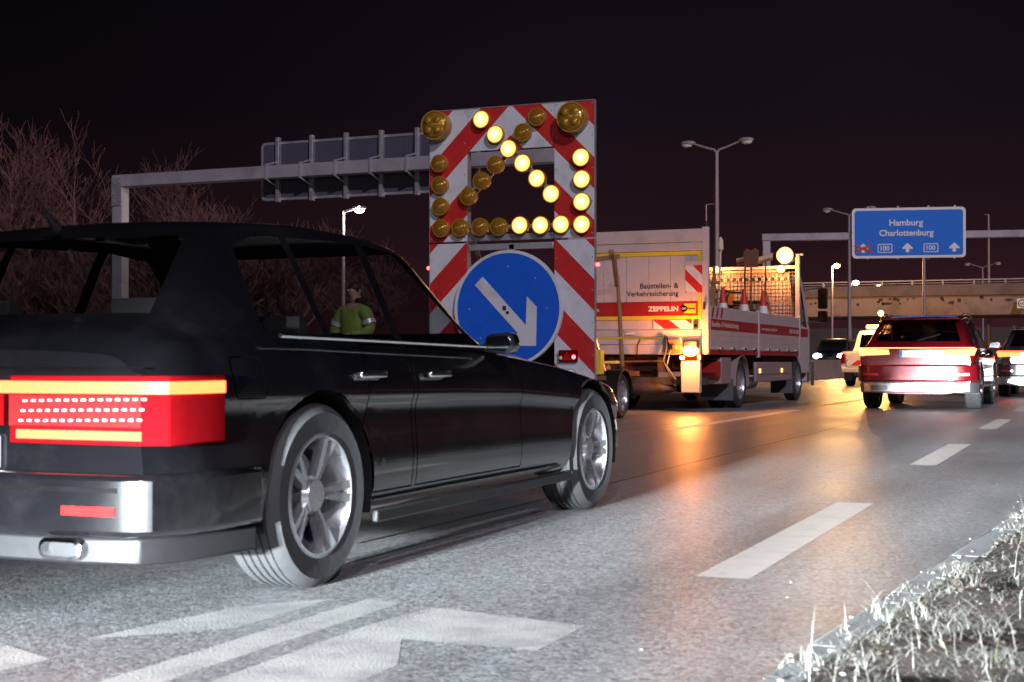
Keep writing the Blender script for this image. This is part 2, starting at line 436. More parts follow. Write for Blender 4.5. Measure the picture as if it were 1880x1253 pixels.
# ------------------------------------------------------------------ mesh helpers
class MB:
    """collects shapes and links them as one mesh object"""
    def __init__(s):
        s.v, s.f, s.mi, s.m = [], [], [], None
    def xf(s, m):
        s.m = m
        return s
    def add(s, vs, fs, mi=0):
        o = len(s.v)
        if s.m is not None:
            vs = [s.m @ Vector(v) for v in vs]
        s.v += [tuple(v) for v in vs]
        s.f += [tuple(i + o for i in f) for f in fs]
        s.mi += [mi] * len(fs)
        return s
    def box(s, x0, x1, y0, y1, z0, z1, mi=0):
        vs = [(x, y, z) for z in (z0, z1) for y in (y0, y1) for x in (x0, x1)]
        return s.add(vs, [(0, 2, 3, 1), (4, 5, 7, 6), (0, 1, 5, 4), (2, 6, 7, 3), (0, 4, 6, 2), (1, 3, 7, 5)], mi)
    def tube(s, pts, r, n=8, mi=0, cap=True):
        pts = [Vector(p) for p in pts]
        rs = r if isinstance(r, (list, tuple)) else [r] * len(pts)
        vs, fs = [], []
        ref = None
        for i, p in enumerate(pts):
            d = (pts[min(i + 1, len(pts) - 1)] - pts[max(i - 1, 0)]).normalized()
            if ref is None:
                ref = Vector((0, 0, 1)) if abs(d.z) < 0.9 else Vector((1, 0, 0))
            a = d.cross(ref).normalized()
            b = a.cross(d).normalized()
            ref = b
            for k in range(n):
                t = 2 * math.pi * k / n
                vs.append(p + (a * math.cos(t) + b * math.sin(t)) * rs[i])
        for i in range(len(pts) - 1):
            for k in range(n):
                fs.append((i * n + k, i * n + (k + 1) % n, (i + 1) * n + (k + 1) % n, (i + 1) * n + k))
        if cap:
            fs.append(tuple(range(n - 1, -1, -1)))
            fs.append(tuple((len(pts) - 1) * n + k for k in range(n)))
        return s.add(vs, fs, mi)
    def bar(s, p0, p1, w, h, mi=0):
        """rectangular bar from p0 to p1"""
        p0, p1 = Vector(p0), Vector(p1)
        d = (p1 - p0).normalized()
        up = Vector((0, 0, 1)) if abs(d.z) < 0.95 else Vector((0, 1, 0))
        a = d.cross(up).normalized() * w / 2
        b = a.cross(d).normalized() * h / 2
        vs = [p + x for p in (p0, p1) for x in (-a - b, a - b, a + b, -a + b)]
        return s.add(vs, [(0, 3, 2, 1), (4, 5, 6, 7), (0, 1, 5, 4), (1, 2, 6, 5), (2, 3, 7, 6), (3, 0, 4, 7)], mi)
    def lathe(s, prof, axis='y', c=(0, 0, 0), n=32, mi=0, closed=False):
        """prof: (radius, along axis)"""
        vs, fs = [], []
        for r, h in prof:
            for k in range(n):
                t = 2 * math.pi * k / n
                u, w = r * math.cos(t), r * math.sin(t)
                p = {'y': (u, h, w), 'z': (u, w, h), 'x': (h, u, w)}[axis]
                vs.append((p[0] + c[0], p[1] + c[1], p[2] + c[2]))
        m = len(prof)
        for i in range(m if closed else m - 1):
            j = (i + 1) % m
            for k in range(n):
                fs.append((i * n + k, i * n + (k + 1) % n, j * n + (k + 1) % n, j * n + k))
        if not closed:
            if prof[0][0] > 1e-5:
                fs.append(tuple(range(n)))
            if prof[-1][0] > 1e-5:
                fs.append(tuple((m - 1) * n + k for k in range(n)))
        return s.add(vs, fs, mi)
    def prism(s, poly, axis, a, b, mi=0):
        """polygon in the two other axes, extruded along axis from a to b"""
        def P(u, v, h):
            return {'y': (u, h, v), 'x': (h, u, v), 'z': (u, v, h)}[axis]
        n = len(poly)
        vs = [P(u, v, a) for u, v in poly] + [P(u, v, b) for u, v in poly]
        fs = [tuple(range(n)), tuple(range(2 * n - 1, n - 1, -1))] + [(i, (i + 1) % n, n + (i + 1) % n, n + i) for i in range(n)]
        return s.add(vs, fs, mi)
    def sphere(s, c, r, n=16, mi=0, sc=(1, 1, 1)):
        prof = [(math.sin(math.pi * i / (n // 2)) * 1.0, -math.cos(math.pi * i / (n // 2))) for i in range(n // 2 + 1)]
        vs, fs = [], []
        for rr, h in prof:
            for k in range(n):
                t = 2 * math.pi * k / n
                vs.append((c[0] + r * sc[0] * rr * math.cos(t), c[1] + r * sc[1] * rr * math.sin(t), c[2] + r * sc[2] * h))
        m = len(prof)
        for i in range(m - 1):
            for k in range(n):
                fs.append((i * n + k, i * n + (k + 1) % n, (i + 1) * n + (k + 1) % n, (i + 1) * n + k))
        return s.add(vs, fs, mi)
    def mesh(s, name, mats, smooth=True, angle=35, weld=True):
        me = bpy.data.meshes.new(name)
        me.from_pydata(s.v, [], s.f)
        for m in (mats if isinstance(mats, (list, tuple)) else [mats]):
            me.materials.append(MT[m] if isinstance(m, str) else m)
        me.polygons.foreach_set('material_index', s.mi)
        if weld and len(s.f) < 60000:
            bm = bmesh.new()
            bm.from_mesh(me)
            bmesh.ops.remove_doubles(bm, verts=bm.verts, dist=1e-5)
            bmesh.ops.recalc_face_normals(bm, faces=bm.faces)
            bm.to_mesh(me)
            bm.free()
        finish(me, smooth, angle)
        return me
    def build(s, name, mats, parent=None, smooth=True, bevel=0.0, angle=35, loc=None, weld=True):
        return link(name, s.mesh(name, mats, smooth, angle, weld), parent, bevel, loc)

def finish(me, smooth=True, angle=35):
    if smooth:
        me.polygons.foreach_set('use_smooth', [True] * len(me.polygons))
        me.set_sharp_from_angle(angle=R(angle))
    me.update()

def link(name, me, parent=None, bevel=0.0, loc=None):
    o = bpy.data.objects.new(name, me)
    col.objects.link(o)
    if parent is not None:
        o.parent = parent
    if loc is not None:
        o.location = loc
    if bevel:
        b = o.modifiers.new('bevel', 'BEVEL')
        b.width = bevel
        b.segments = 2
        b.limit_method = 'ANGLE'
        b.angle_limit = R(40)
        b.harden_normals = False
    return o

def tag(o, label=None, cat=None, group=None, kind=None):
    for k, v in (('label', label), ('category', cat), ('group', group), ('kind', kind)):
        if v:
            o[k] = v
    return o

def thing(name, label, cat, loc=(0, 0, 0), rz=0.0, group=None):
    o = bpy.data.objects.new(name, None)
    o.empty_display_size = 0.1
    col.objects.link(o)
    o.location = loc
    o.rotation_euler = (0, 0, rz)
    return tag(o, label, cat, group)

def copy_tree(o, parent=None):
    c = o.copy()
    col.objects.link(c)
    if parent is not None:
        c.parent = parent
    for ch in [x for x in col.objects if x.parent == o]:
        copy_tree(ch, c)
    return c

def text(parent, s, width, height, origin, ex=(1, 0, 0), ey=(0, 0, 1), mat='text', bold=0.012, name='lettering', align='l'):
    """flat lettering, exactly width x height, lower left corner at origin, reading along ex, upright along ey"""
    cu = bpy.data.curves.new('lettering_curve', 'FONT')
    cu.body = s
    cu.size = 1.0
    cu.offset = bold
    cu.resolution_u = 3
    tmp = bpy.data.objects.new('lettering_tmp', cu)
    col.objects.link(tmp)
    dg = bpy.context.evaluated_depsgraph_get()
    dg.update()
    me = bpy.data.meshes.new_from_object(tmp.evaluated_get(dg))
    bpy.data.objects.remove(tmp)
    bpy.data.curves.remove(cu)
    co = np.empty(len(me.vertices) * 3)
    me.vertices.foreach_get('co', co)
    co = co.reshape(-1, 3)
    lo, hi = co.min(0), co.max(0)
    u = (co[:, 0] - lo[0]) / max(1e-6, hi[0] - lo[0]) * width
    v = (co[:, 1] - lo[1]) / max(1e-6, hi[1] - lo[1]) * height
    ex, ey, og = np.array(ex, float), np.array(ey, float), np.array(origin, float)
    new = og + u[:, None] * ex + v[:, None] * ey
    me.vertices.foreach_set('co', new.ravel())
    me.materials.clear()
    me.materials.append(MT[mat])
    me.update()
    return link(name, me, parent)

def striped(me_build, period, phase, sgn, angle_slope=1.0, axis_u=0, axis_v=2):
    """bisects a mesh along slanted lines v = sgn*u*slope + k*period/2 + phase and alternates material 0 / 1"""
    bm = bmesh.new()
    bm.from_mesh(me_build)
    us = [v.co[axis_v] - sgn * angle_slope * v.co[axis_u] for v in bm.verts]
    no = [0, 0, 0]
    no[axis_v] = 1.0
    no[axis_u] = -sgn * angle_slope
    no = Vector(no)
    k0 = math.floor((min(us) - phase) / (period / 2)) - 1
    k1 = math.ceil((max(us) - phase) / (period / 2)) + 1
    for k in range(k0, k1 + 1):
        h = phase + k * period / 2
        c = [0, 0, 0]
        c[axis_v] = h
        bmesh.ops.bisect_plane(bm, geom=bm.verts[:] + bm.edges[:] + bm.faces[:], plane_co=Vector(c), plane_no=no.normalized(), dist=1e-6)
    for f in bm.faces:
        c = f.calc_center_median()
        h = c[axis_v] - sgn * angle_slope * c[axis_u] - phase
        f.material_index = int(math.floor(h / (period / 2))) % 2
    bm.to_mesh(me_build)
    bm.free()

def in_poly(x, y, poly):
    c = False
    j = len(poly) - 1
    for i in range(len(poly)):
        if (poly[i][1] > y) != (poly[j][1] > y) and x < (poly[j][0] - poly[i][0]) * (y - poly[i][1]) / (poly[j][1] - poly[i][1]) + poly[i][0]:
            c = not c
        j = i
    return c

def cut_region(bm, poly, ax, ok):
    """cuts polygon POLY (in axes ax) into the faces that pass OK; returns the faces inside"""
    lo = [min(p[i] for p in poly) - 0.06 for i in (0, 1)]
    hi = [max(p[i] for p in poly) + 0.06 for i in (0, 1)]
    def near(f):
        if not ok(f):
            return False
        a = [v.co[ax[0]] for v in f.verts]
        b = [v.co[ax[1]] for v in f.verts]
        return max(a) > lo[0] and min(a) < hi[0] and max(b) > lo[1] and min(b) < hi[1]
    for i in range(len(poly)):
        p, q = poly[i], poly[(i + 1) % len(poly)]
        d = (q[0] - p[0], q[1] - p[1])
        co = [0, 0, 0]; co[ax[0]] = p[0]; co[ax[1]] = p[1]
        no = [0, 0, 0]; no[ax[0]] = -d[1]; no[ax[1]] = d[0]
        fs = [f for f in bm.faces if near(f)]
        g = set(fs)
        for f in fs:
            g.update(f.verts)
            g.update(f.edges)
        bmesh.ops.bisect_plane(bm, geom=list(g), plane_co=Vector(co), plane_no=Vector(no).normalized(), dist=1e-6)
    out = []
    for f in bm.faces:
        if ok(f):
            c = f.calc_center_median()
            if in_poly(c[ax[0]], c[ax[1]], poly):
                out.append(f)
    return out

def extract(bm, faces, name, mat, parent, push=0.0):
    """moves faces out of bm into an object of their own"""
    idx, vs, fs = {}, [], []
    for f in faces:
        t = []
        for v in f.verts:
            if v not in idx:
                idx[v] = len(vs)
                vs.append(v.co + v.normal * push)
            t.append(idx[v])
        fs.append(t)
    me = bpy.data.meshes.new(name)
    me.from_pydata([tuple(v) for v in vs], [], fs)
    me.materials.append(MT[mat])
    finish(me, True, 40)
    bmesh.ops.delete(bm, geom=faces, context='FACES')
    return link(name, me, parent)

def inset_poly(poly, d):
    cx = sum(p[0] for p in poly) / len(poly)
    cy = sum(p[1] for p in poly) / len(poly)
    out = []
    n = len(poly)
    area = sum(poly[i][0] * poly[(i + 1) % n][1] - poly[(i + 1) % n][0] * poly[i][1] for i in range(n))
    sg = 1 if area > 0 else -1
    for i in range(n):
        p0, p1, p2 = Vector(poly[i - 1]), Vector(poly[i]), Vector(poly[(i + 1) % n])
        a = (p1 - p0).normalized(); b = (p2 - p1).normalized()
        n1 = Vector((-a.y, a.x)) * sg; n2 = Vector((-b.y, b.x)) * sg
        k = (n1 + n2)
        k = k / max(0.3, k.dot(n1))
        q = p1 + k * d
        out.append((q.x, q.y))
    return out

# ------------------------------------------------------------------ wheels
def wheel(parent, c, r, w, side, spokes=5, rim_mat='rim', lorry=False, rim_r=0.68):
    """tyre mesh with a rim (sub-part); side +1: outer face towards +x"""
    x0, x1 = -w / 2, w / 2
    rr = r * rim_r
    prof = [(rr, x0 + 0.01), (r * 0.90, x0), (r * 0.97, x0 + w * 0.08), (r, x0 + w * 0.16)]
    nt = 5
    for k in range(nt):                                     # tread grooves
        a = x0 + w * (0.16 + 0.68 * k / nt)
        b = x0 + w * (0.16 + 0.68 * (k + 1) / nt)
        prof += [(r, a + 0.004), (r, b - 0.008), (r - 0.008, b - 0.006), (r - 0.008, b)]
    prof += [(r, x1 - w * 0.16), (r * 0.97, x1 - w * 0.08), (r * 0.90, x1), (rr, x1 - 0.01)]
    mb = MB()
    mb.lathe(prof, 'x', n=40, closed=True)
    t = mb.build('wheel', 'rubber', parent, angle=30, loc=c)
    s = side
    f = MB()
    def ring(pr, n=40):
        f.lathe([(a, s * b) for a, b in pr], 'x', n=n, closed=True)
    o = w / 2
    ring([(rr + 0.004, o - 0.012), (rr - 0.012, o - 0.004), (rr - 0.03, o - 0.03), (rr - 0.035, -o + 0.02), (rr, -o + 0.02)])
    if lorry:
        f.lathe([(0.0, s * (o - 0.10)), (rr * 0.30, s * (o - 0.10)), (rr * 0.34, s * (o - 0.07)), (rr * 0.40, s * (o - 0.13)), (rr * 0.75, s * (o - 0.11)), (rr * 0.97, s * (o - 0.05))], 'x', n=32)
        for k in range(8):
            t_ = 2 * math.pi * k / 8
            f.lathe([(0.018, s * (o - 0.13)), (0.018, s * (o - 0.085)), (0.0, s * (o - 0.08))], 'x', c=(0, rr * 0.55 * math.cos(t_), rr * 0.55 * math.sin(t_)), n=8)
    else:
        f.lathe([(0.0, s * (o - 0.03)), (0.055, s * (o - 0.03)), (0.07, s * (o - 0.05)), (0.07, s * (o - 0.10))], 'x', n=20)
        for k in range(spokes):
            for dt in (-0.13, 0.13):
                t0 = 2 * math.pi * k / spokes
                t1 = t0 + dt
                f.bar((s * (o - 0.055), 0.05 * math.cos(t0), 0.05 * math.sin(t0)), (s * (o - 0.025), (rr - 0.015) * math.cos(t1), (rr - 0.015) * math.sin(t1)), 0.034, 0.030)
    f.build('rim', rim_mat, t, angle=35)
    if not lorry:
        d = MB()
        d.lathe([(0.0, s * (o - 0.13)), (rr * 0.72, s * (o - 0.13)), (rr * 0.72, s * (o - 0.15)), (0.0, s * (o - 0.15))], 'x', n=28)
        d.build('brake_disc', 'galv', t)
    return t

# ------------------------------------------------------------------ car bodies
def smooth_curve(ctrl, ys, sig=0.05):
    cy, cv = [c[0] for c in ctrl], [c[1] for c in ctrl]
    n = 9
    out = np.zeros_like(ys)
    ws = 0
    for k in range(-n, n + 1):
        w = math.exp(-0.5 * (k * 2.5 / n) ** 2)
        out += w * np.interp(ys + k * 2.5 / n * sig, cy, cv)
        ws += w
    return out / ws

def car_shell(L, W, zt, zb, wr, wf, zs, zu=0.20, ny=110, sig=0.05):
    """closed body surface as a bmesh: zt roof line, zb belt line, wr roof half width, wf plan half width, zs sill"""
    dense = np.concatenate([np.linspace(0, 0.5, 26), np.linspace(0.5, L - 0.5, ny)[1:-1], np.linspace(L - 0.5, L, 26)])
    T, B, WR, WF, S = (smooth_curve(c, dense, s_) for c, s_ in ((zt, sig), (zb, sig), (wr, sig), (wf, 0.03), (zs, sig)))
    rows = []
    for i, y in enumerate(dense):
        w, t, b, r_, s_ = WF[i], T[i], min(B[i], T[i] - 0.012), WR[i], S[i]
        r_ = min(r_, w * 0.97)
        e = min(0.05, (t - b) * 0.5)
        cp = [(0, zu), (w * 0.84, zu), (w * 0.965, s_), (w * 0.99, s_ + 0.10 * (b - s_)), (w * 0.998, s_ + 0.30 * (b - s_)), (w * 0.982, s_ + 0.52 * (b - s_)), (w * 0.980, s_ + 0.63 * (b - s_)), (w * 1.002, s_ + 0.70 * (b - s_)), (w * 0.978, s_ + 0.83 * (b - s_)), (w * 0.95, b - 0.012),
              (w * 0.925, b + 0.006 * 0), (r_ + 0.012, t - e), (r_ - 0.03, t - e * 0.35), (r_ * 0.82, t - e * 0.06), (r_ * 0.45, t + 0.008), (0, t + 0.012)]
        ks = [3, 2, 2, 3, 3, 2, 3, 3, 3, 2, 8, 2, 3, 3, 4]
        pts = []
        for a in range(len(cp) - 1):
            for k in range(ks[a]):
                u = k / ks[a]
                pts.append((cp[a][0] * (1 - u) + cp[a + 1][0] * u, cp[a][1] * (1 - u) + cp[a + 1][1] * u))
        pts.append(cp[-1])
        pts = np.array(pts)
        for _ in range(2):
            q = pts.copy()
            q[1:-1] = pts[:-2] * 0.25 + pts[1:-1] * 0.5 + pts[2:] * 0.25
            pts = q
        rows.append(pts)
    bm = bmesh.new()
    n = len(rows[0])
    grid = []
    for i, y in enumerate(dense):
        ring = [bm.verts.new((p[0], y, p[1])) for p in rows[i]]
        left = [bm.verts.new((-p[0], y, p[1])) for p in rows[i][1:-1]]
        grid.append((ring, [ring[0]] + left + [ring[-1]]))
    for i in range(len(dense) - 1):
        for j in range(n - 1):
            for s_ in (0, 1):
                a, b = grid[i][s_], grid[i + 1][s_]
                q = (a[j], b[j], b[j + 1], a[j + 1]) if s_ == 0 else (a[j + 1], b[j + 1], b[j], a[j])
                bm.faces.new(q)
    for i, flip in ((0, False), (len(dense) - 1, True)):
        a, b = grid[i]
        for j in range(n - 1):
            vs = []
            for v in (a[j], a[j + 1], b[j + 1], b[j]):
                if v not in vs:
                    vs.append(v)
            try:
                bm.faces.new(vs if not flip else vs[::-1])
            except ValueError:
                pass
    bmesh.ops.recalc_face_normals(bm, faces=bm.faces)
    bm.normal_update()
    return bm

def circle_poly(cy, cz, r, n=26):
    return [(cy + r * math.cos(2 * math.pi * k / n), cz + r * math.sin(2 * math.pi * k / n)) for k in range(n)]

def car_from_shell(root, bm, paint, W, wheels, wr_, ww, windows, rear_win, front_win, doors, glass='glass', spokes=5, rim_mat='rim', seats=None, rim_r=0.68, flap=None):
    sides = [(1, lambda f: f.calc_center_median().x > 0.35), (-1, lambda f: f.calc_center_median().x < -0.35)]
    steep = lambda f: abs(f.normal.x) > 0.35
    for sg, ok in sides:
        for (cy, r) in wheels:
            fs = cut_region(bm, circle_poly(cy, r, r + 0.05), (1, 2), lambda f: ok(f) and abs(f.normal.z) < 0.95)
            bmesh.ops.delete(bm, geom=fs, context='FACES')
    for sg, ok in sides:
        for poly in windows:
            fs = cut_region(bm, poly, (1, 2), lambda f: ok(f) and steep(f))
            extract(bm, fs, 'side_window', glass, root, -0.004)
    if rear_win:
        poly, y0, y1 = rear_win
        fs = cut_region(bm, poly, (0, 2), lambda f: y0 < f.calc_center_median().y < y1 and f.normal.y < -0.12 and abs(f.normal.x) < 0.8)
        extract(bm, fs, 'rear_window', glass, root, -0.004)
    if front_win:
        poly, y0, y1 = front_win
        fs = cut_region(bm, poly, (0, 2), lambda f: y0 < f.calc_center_median().y < y1 and f.normal.y > 0.12 and abs(f.normal.x) < 0.8)
        extract(bm, fs, 'windscreen', glass, root, -0.004)
    for sg, ok in sides:
        for poly in doors:
            fs = cut_region(bm, poly, (1, 2), lambda f: ok(f) and steep(f))
            inner = inset_poly(poly, 0.007)
            fi = cut_region(bm, inner, (1, 2), lambda f: ok(f) and steep(f))
            d = extract(bm, fi, 'door', paint, root)
            ring = [f for f in bm.faces if ok(f) and steep(f) and in_poly(f.calc_center_median().y, f.calc_center_median().z, poly)]
            bmesh.ops.delete(bm, geom=ring, context='FACES')
            ys = [p[0] for p in poly]
            zs_ = [p[1] for p in poly]
            h = MB()
            hz = max(zs_) - 0.13
            hy = min(ys) + 0.10
            h.box(sg * (W * 0.975), sg * (W * 0.975 + 0.03), hy, hy + 0.20, hz, hz + 0.028)
            h.build('handle', 'chrome', d, bevel=0.008)
    if flap:
        ok = sides[0][1]
        fs = cut_region(bm, flap, (1, 2), lambda f: ok(f) and steep(f))
        fi = cut_region(bm, inset_poly(flap, 0.005), (1, 2), lambda f: ok(f) and steep(f))
        extract(bm, fi, 'fuel_flap', paint, root)
        ring = [f for f in bm.faces if ok(f) and steep(f) and in_poly(f.calc_center_median().y, f.calc_center_median().z, flap)]
        bmesh.ops.delete(bm, geom=ring, context='FACES')
    me = bpy.data.meshes.new('body')
    bm.to_mesh(me)
    bm.free()
    me.materials.append(MT[paint])
    finish(me, True, 40)
    link('body', me, root)
    for sg in (1, -1):
        for (cy, r) in wheels:
            wheel(root, (sg * (W - ww / 2 - 0.012), cy, r), r, ww, sg, spokes, rim_mat, rim_r=rim_r)
            a = MB()                                    # wheel well lining
            n, rr = 18, r + 0.052
            vs, fs = [], []
            for k in range(n + 1):
                t = R(-15) + R(210) * k / n
                for x in (W * 0.975, W * 0.45):
                    vs.append((sg * x, cy + rr * math.cos(t), r + rr * math.sin(t)))
            for k in range(n):
                fs.append((2 * k, 2 * k + 1, 2 * k + 3, 2 * k + 2))
            a.add(vs, fs)
            a.build('wheel_arch', 'black', root)
    if seats:
        for (sx, sy, sz, back) in seats:
            b = MB()
            b.box(sx - 0.23, sx + 0.23, sy, sy + 0.5, sz - 0.12, sz)
            b.prism([(sy - 0.10, sz + 0.02), (sy + 0.02, sz), (sy - 0.06, sz + back), (sy - 0.16, sz + back)], 'x', sx - 0.22, sx + 0.22)
            s_ = b.build('seat', 'seat', root, bevel=0.03)
            hb = MB()
            hb.box(sx - 0.10, sx + 0.10, sy - 0.16, sy - 0.09, sz + back + 0.04, sz + back + 0.16)
            hb.tube([(sx - 0.05, sy - 0.12, sz + back - 0.02), (sx - 0.05, sy - 0.12, sz + back + 0.05)], 0.007, 6)
            hb.tube([(sx + 0.05, sy - 0.12, sz + back - 0.02), (sx + 0.05, sy - 0.12, sz + back + 0.05)], 0.007, 6)
            hb.build('headrest', 'seat', s_, bevel=0.025)

def mirror(root, sg, x, y, z, paint, k=1.0):
    def P(l):
        return [(sg * (x + a * k), z + b * k) for a, b in l]
    m = MB()
    m.prism(P([(-0.03, -0.05), (0.15, -0.065), (0.20, -0.01), (0.17, 0.075), (0, 0.06)]), 'y', y, y + 0.10)
    o = m.build('wing_mirror', paint, root, bevel=0.02)
    g = MB()
    g.prism(P([(0.01, -0.035), (0.14, -0.045), (0.175, -0.005), (0.155, 0.055), (0.015, 0.045)]), 'y', y - 0.004, y)
    g.build('mirror_glass', 'mirrorglass', o)
# ------------------------------------------------------------------ ground, road, markings
def sheet(name, poly, z, mat, parent=None):
    m = MB()
    m.add([(x, y, z) for x, y in poly], [tuple(range(len(poly)))])
    return m.build(name, mat, parent)

tag(sheet('ground', [(-2200, -2200), (2200, -2200), (2200, 2200), (-2200, 2200)], -0.012, 'field'), 'dark open ground beside the motorway', kind='structure')

def edge(y):                                   # verge edge swings away from the lane
    return -0.775 + 0.0875 * (y - 3.5) if y > 3.5 else -0.775 + 0.03 * (y - 3.5)
ys_ = [-40, -10, 0, 3.5, 8, 14, 20, 26, 34, 40]
ed = [(edge(y), y) for y in ys_] + [(2.4, 60), (2.6, 400)]
road = tag(sheet('road', [(-28.6, -40)] + [(x + 0.02, y) for x, y in ed] + [(-28.6, 400)], 0.0, 'asphalt'), 'pale grey coarse asphalt carriageway', kind='structure')

def marking(poly, name='lane_marking', mat='paint'):
    m = MB()
    m.add([(x, y, 0.0006) for x, y in poly], [tuple(range(len(poly)))])
    return m.build(name, mat, road)

for y0 in [5.15, 11.3, 17.6, 23.9, 30.2, 36.5, 42.8, 49.1, 55.4]:
    marking([(-1.42, y0), (-1.22, y0), (-1.22, y0 + 3.0), (-1.42, y0 + 3.0)])
for y0, y1 in [(-2.5, 4.0), (16.0, 23.2), (25.4, 31.5), (42, 48), (54, 60), (66, 72)]:
    marking([(-4.79, y0), (-4.61, y0), (-4.61, y1), (-4.79, y1)], 'lane_marking', 'paintnew')
for y0 in range(2, 200, 12):
    marking([(-8.28, y0), (-8.14, y0), (-8.14, y0 + 6), (-8.28, y0 + 6)])
marking([(-11.2, -20), (-11.03, -20), (-11.03, 300), (-11.2, 300)])
for x in (-16.6, -20.2, -23.8):
    for y0 in range(2, 200, 12):
        marking([(x, y0), (x + 0.15, y0), (x + 0.15, y0 + 6), (x, y0 + 6)])
marking([(-12.9, -20), (-12.73, -20), (-12.73, 300), (-12.9, 300)])
# worn turn arrow and guide line in front of the camera
marking([(-2.07, 1.2), (-1.73, 1.2), (-1.73, 3.35), (-1.88, 3.66), (-1.46, 3.66), (-1.46, 4.06), (-2.03, 4.17), (-2.07, 3.8)], 'road_arrow', 'paintworn')
marking([(-2.36, 0.9), (-2.20, 0.9), (-2.16, 4.22), (-2.30, 4.22)], 'guide_line', 'paintworn')
marking([(-2.72, 3.30), (-2.41, 3.62), (-2.41, 4.20), (-2.62, 3.92)], 'road_arrow', 'paintworn')
marking([(-3.05, 1.6), (-2.80, 1.6), (-2.62, 3.05), (-2.86, 3.15)], 'guide_line', 'paintworn')
r5 = random.Random(5)
for x0, ya, yb in ((-3.02, 5.5, 60), (-5.1, 3, 70), (-6.45, 5, 60)):
    pts = [(x0 + 0.012 * math.sin(0.9 * y) + r5.uniform(-0.006, 0.006), y) for y in np.arange(ya, yb, 0.8)]
    marking([(x - r5.uniform(0.008, 0.02), y) for x, y in pts] + [(x + r5.uniform(0.008, 0.02), y) for x, y in pts[::-1]], 'tar_seam', 'tar')


# ------------------------------------------------------------------ verge with kerb stones, dead grass and litter
def hnoise(x, y):
    return 0.5 * math.sin(x * 3.1 + 1.3 * math.sin(y * 2.3)) + 0.5 * math.sin(y * 4.7 + 1.7 * math.sin(x * 3.9 + 1)) + 0.3 * math.sin(9.1 * x + 7.7 * y) + 0.25 * math.sin(17 * x - 13 * y + 2)
def vz(x, y, e):
    d = x - e - 0.13
    return 0.045 + 0.03 * min(1, max(0, d) / 0.25) + 0.028 * hnoise(x * 1.6, y * 1.6) * min(1, max(0, d) / 0.1)
m = MB()
gy = np.concatenate([np.linspace(-12, 1.8, 12)[:-1], np.linspace(1.8, 9.5, 110), np.linspace(9.5, 60, 60)[1:]])
gx = np.concatenate([np.linspace(0.11, 2.2, 46), np.linspace(2.2, 14, 12)[1:]])
vs = [(edge(min(y, 40)) + d, y, vz(edge(min(y, 40)) + d, y, edge(min(y, 40)))) for y in gy for d in gx]
nx = len(gx)
fs = [(j * nx + i, j * nx + i + 1, (j + 1) * nx + i + 1, (j + 1) * nx + i) for j in range(len(gy) - 1) for i in range(nx - 1)]
m.add(vs, fs)
verge = tag(m.build('verge', 'soil', smooth=True, angle=80), 'bare brown soil verge at the lane edge', kind='structure')
base = None
y = -6.0
while y < 34:
    L_ = 0.98
    a, b = edge(y), edge(y + L_)
    if base is None:
        k_ = MB()
        k_.box(0, 0.13, 0.0015, L_ - 0.0015, -0.1, 0.045)
        base = k_.build('kerb_stone', 'kerb', verge, bevel=0.012)
        o = base
    else:
        o = base.copy()
        col.objects.link(o)
    o.location = (a + rnd.uniform(-0.004, 0.004), y, rnd.uniform(-0.0015, 0.0015))
    o.rotation_euler = (0, rnd.uniform(-0.02, 0.02), -math.atan2(b - a, L_))
    y += L_ + 0.001

def blade(mb, x, y, z, h, lean, az, w, mi=0):
    dx, dy = math.cos(az), math.sin(az)
    px, py = -dy * w / 2, dx * w / 2
    pts = []
    for t in (0, 0.4, 0.75, 1.0):
        k = lean * t * t
        pts.append((x + dx * k * h, y + dy * k * h, z + h * t * (1 - 0.35 * lean * t * 0.6), (1 - t) ** 0.7))
    vs, fs = [], []
    for p in pts[:-1]:
        vs += [(p[0] - px * p[3], p[1] - py * p[3], p[2]), (p[0] + px * p[3], p[1] + py * p[3], p[2])]
    vs.append(pts[-1][:3])
    mb.add(vs, [(0, 1, 3, 2), (2, 3, 5, 4), (4, 5, 6)], mi)

g = MB()
clumps = []
for i in range(330):
    y = 2.2 + 7.5 * rnd.random() ** 1.25
    e = edge(y)
    x = e + (0.02 if rnd.random() < 0.3 else 0.10) + abs(rnd.gauss(0, 0.5))
    if hnoise(x * 1.3 + 5, y * 1.3) < -0.35 and rnd.random() < 0.8:
        continue
    clumps.append((x, y, e))
for x, y, e in clumps:
    n = rnd.randint(20, 70)
    hh = rnd.uniform(0.022, 0.065) * (1.5 if rnd.random() < 0.25 else 1)
    sp = rnd.uniform(0.02, 0.075)
    baz = rnd.uniform(0, 6.28)
    for _ in range(n):
        bx, by = x + rnd.gauss(0, sp), y + rnd.gauss(0, sp)
        if bx < e + 0.01:
            continue
        blade(g, bx, by, (vz(bx, by, e) if bx > e + 0.12 else 0.05) - 0.01, hh * rnd.uniform(0.5, 1.4), rnd.uniform(1.0, 4.2), baz + rnd.gauss(0, 1.4), rnd.uniform(0.0012, 0.0028), 1 if rnd.random() < 0.07 else 0)
for _ in range(40):                         # single tall dry stalks
    y = 2.4 + 6.5 * rnd.random()
    e = edge(y)
    x = e + 0.16 + abs(rnd.gauss(0, 0.5))
    blade(g, x, y, vz(x, y, e), rnd.uniform(0.10, 0.26), rnd.uniform(0.1, 0.9), rnd.uniform(0, 6.28), rnd.uniform(0.0014, 0.0026))
tag(g.build('grass', ['grass', 'grass_green'], weld=False), 'dry bleached grass in tufts along the kerb', 'grass', kind='stuff')
lit_ = MB()
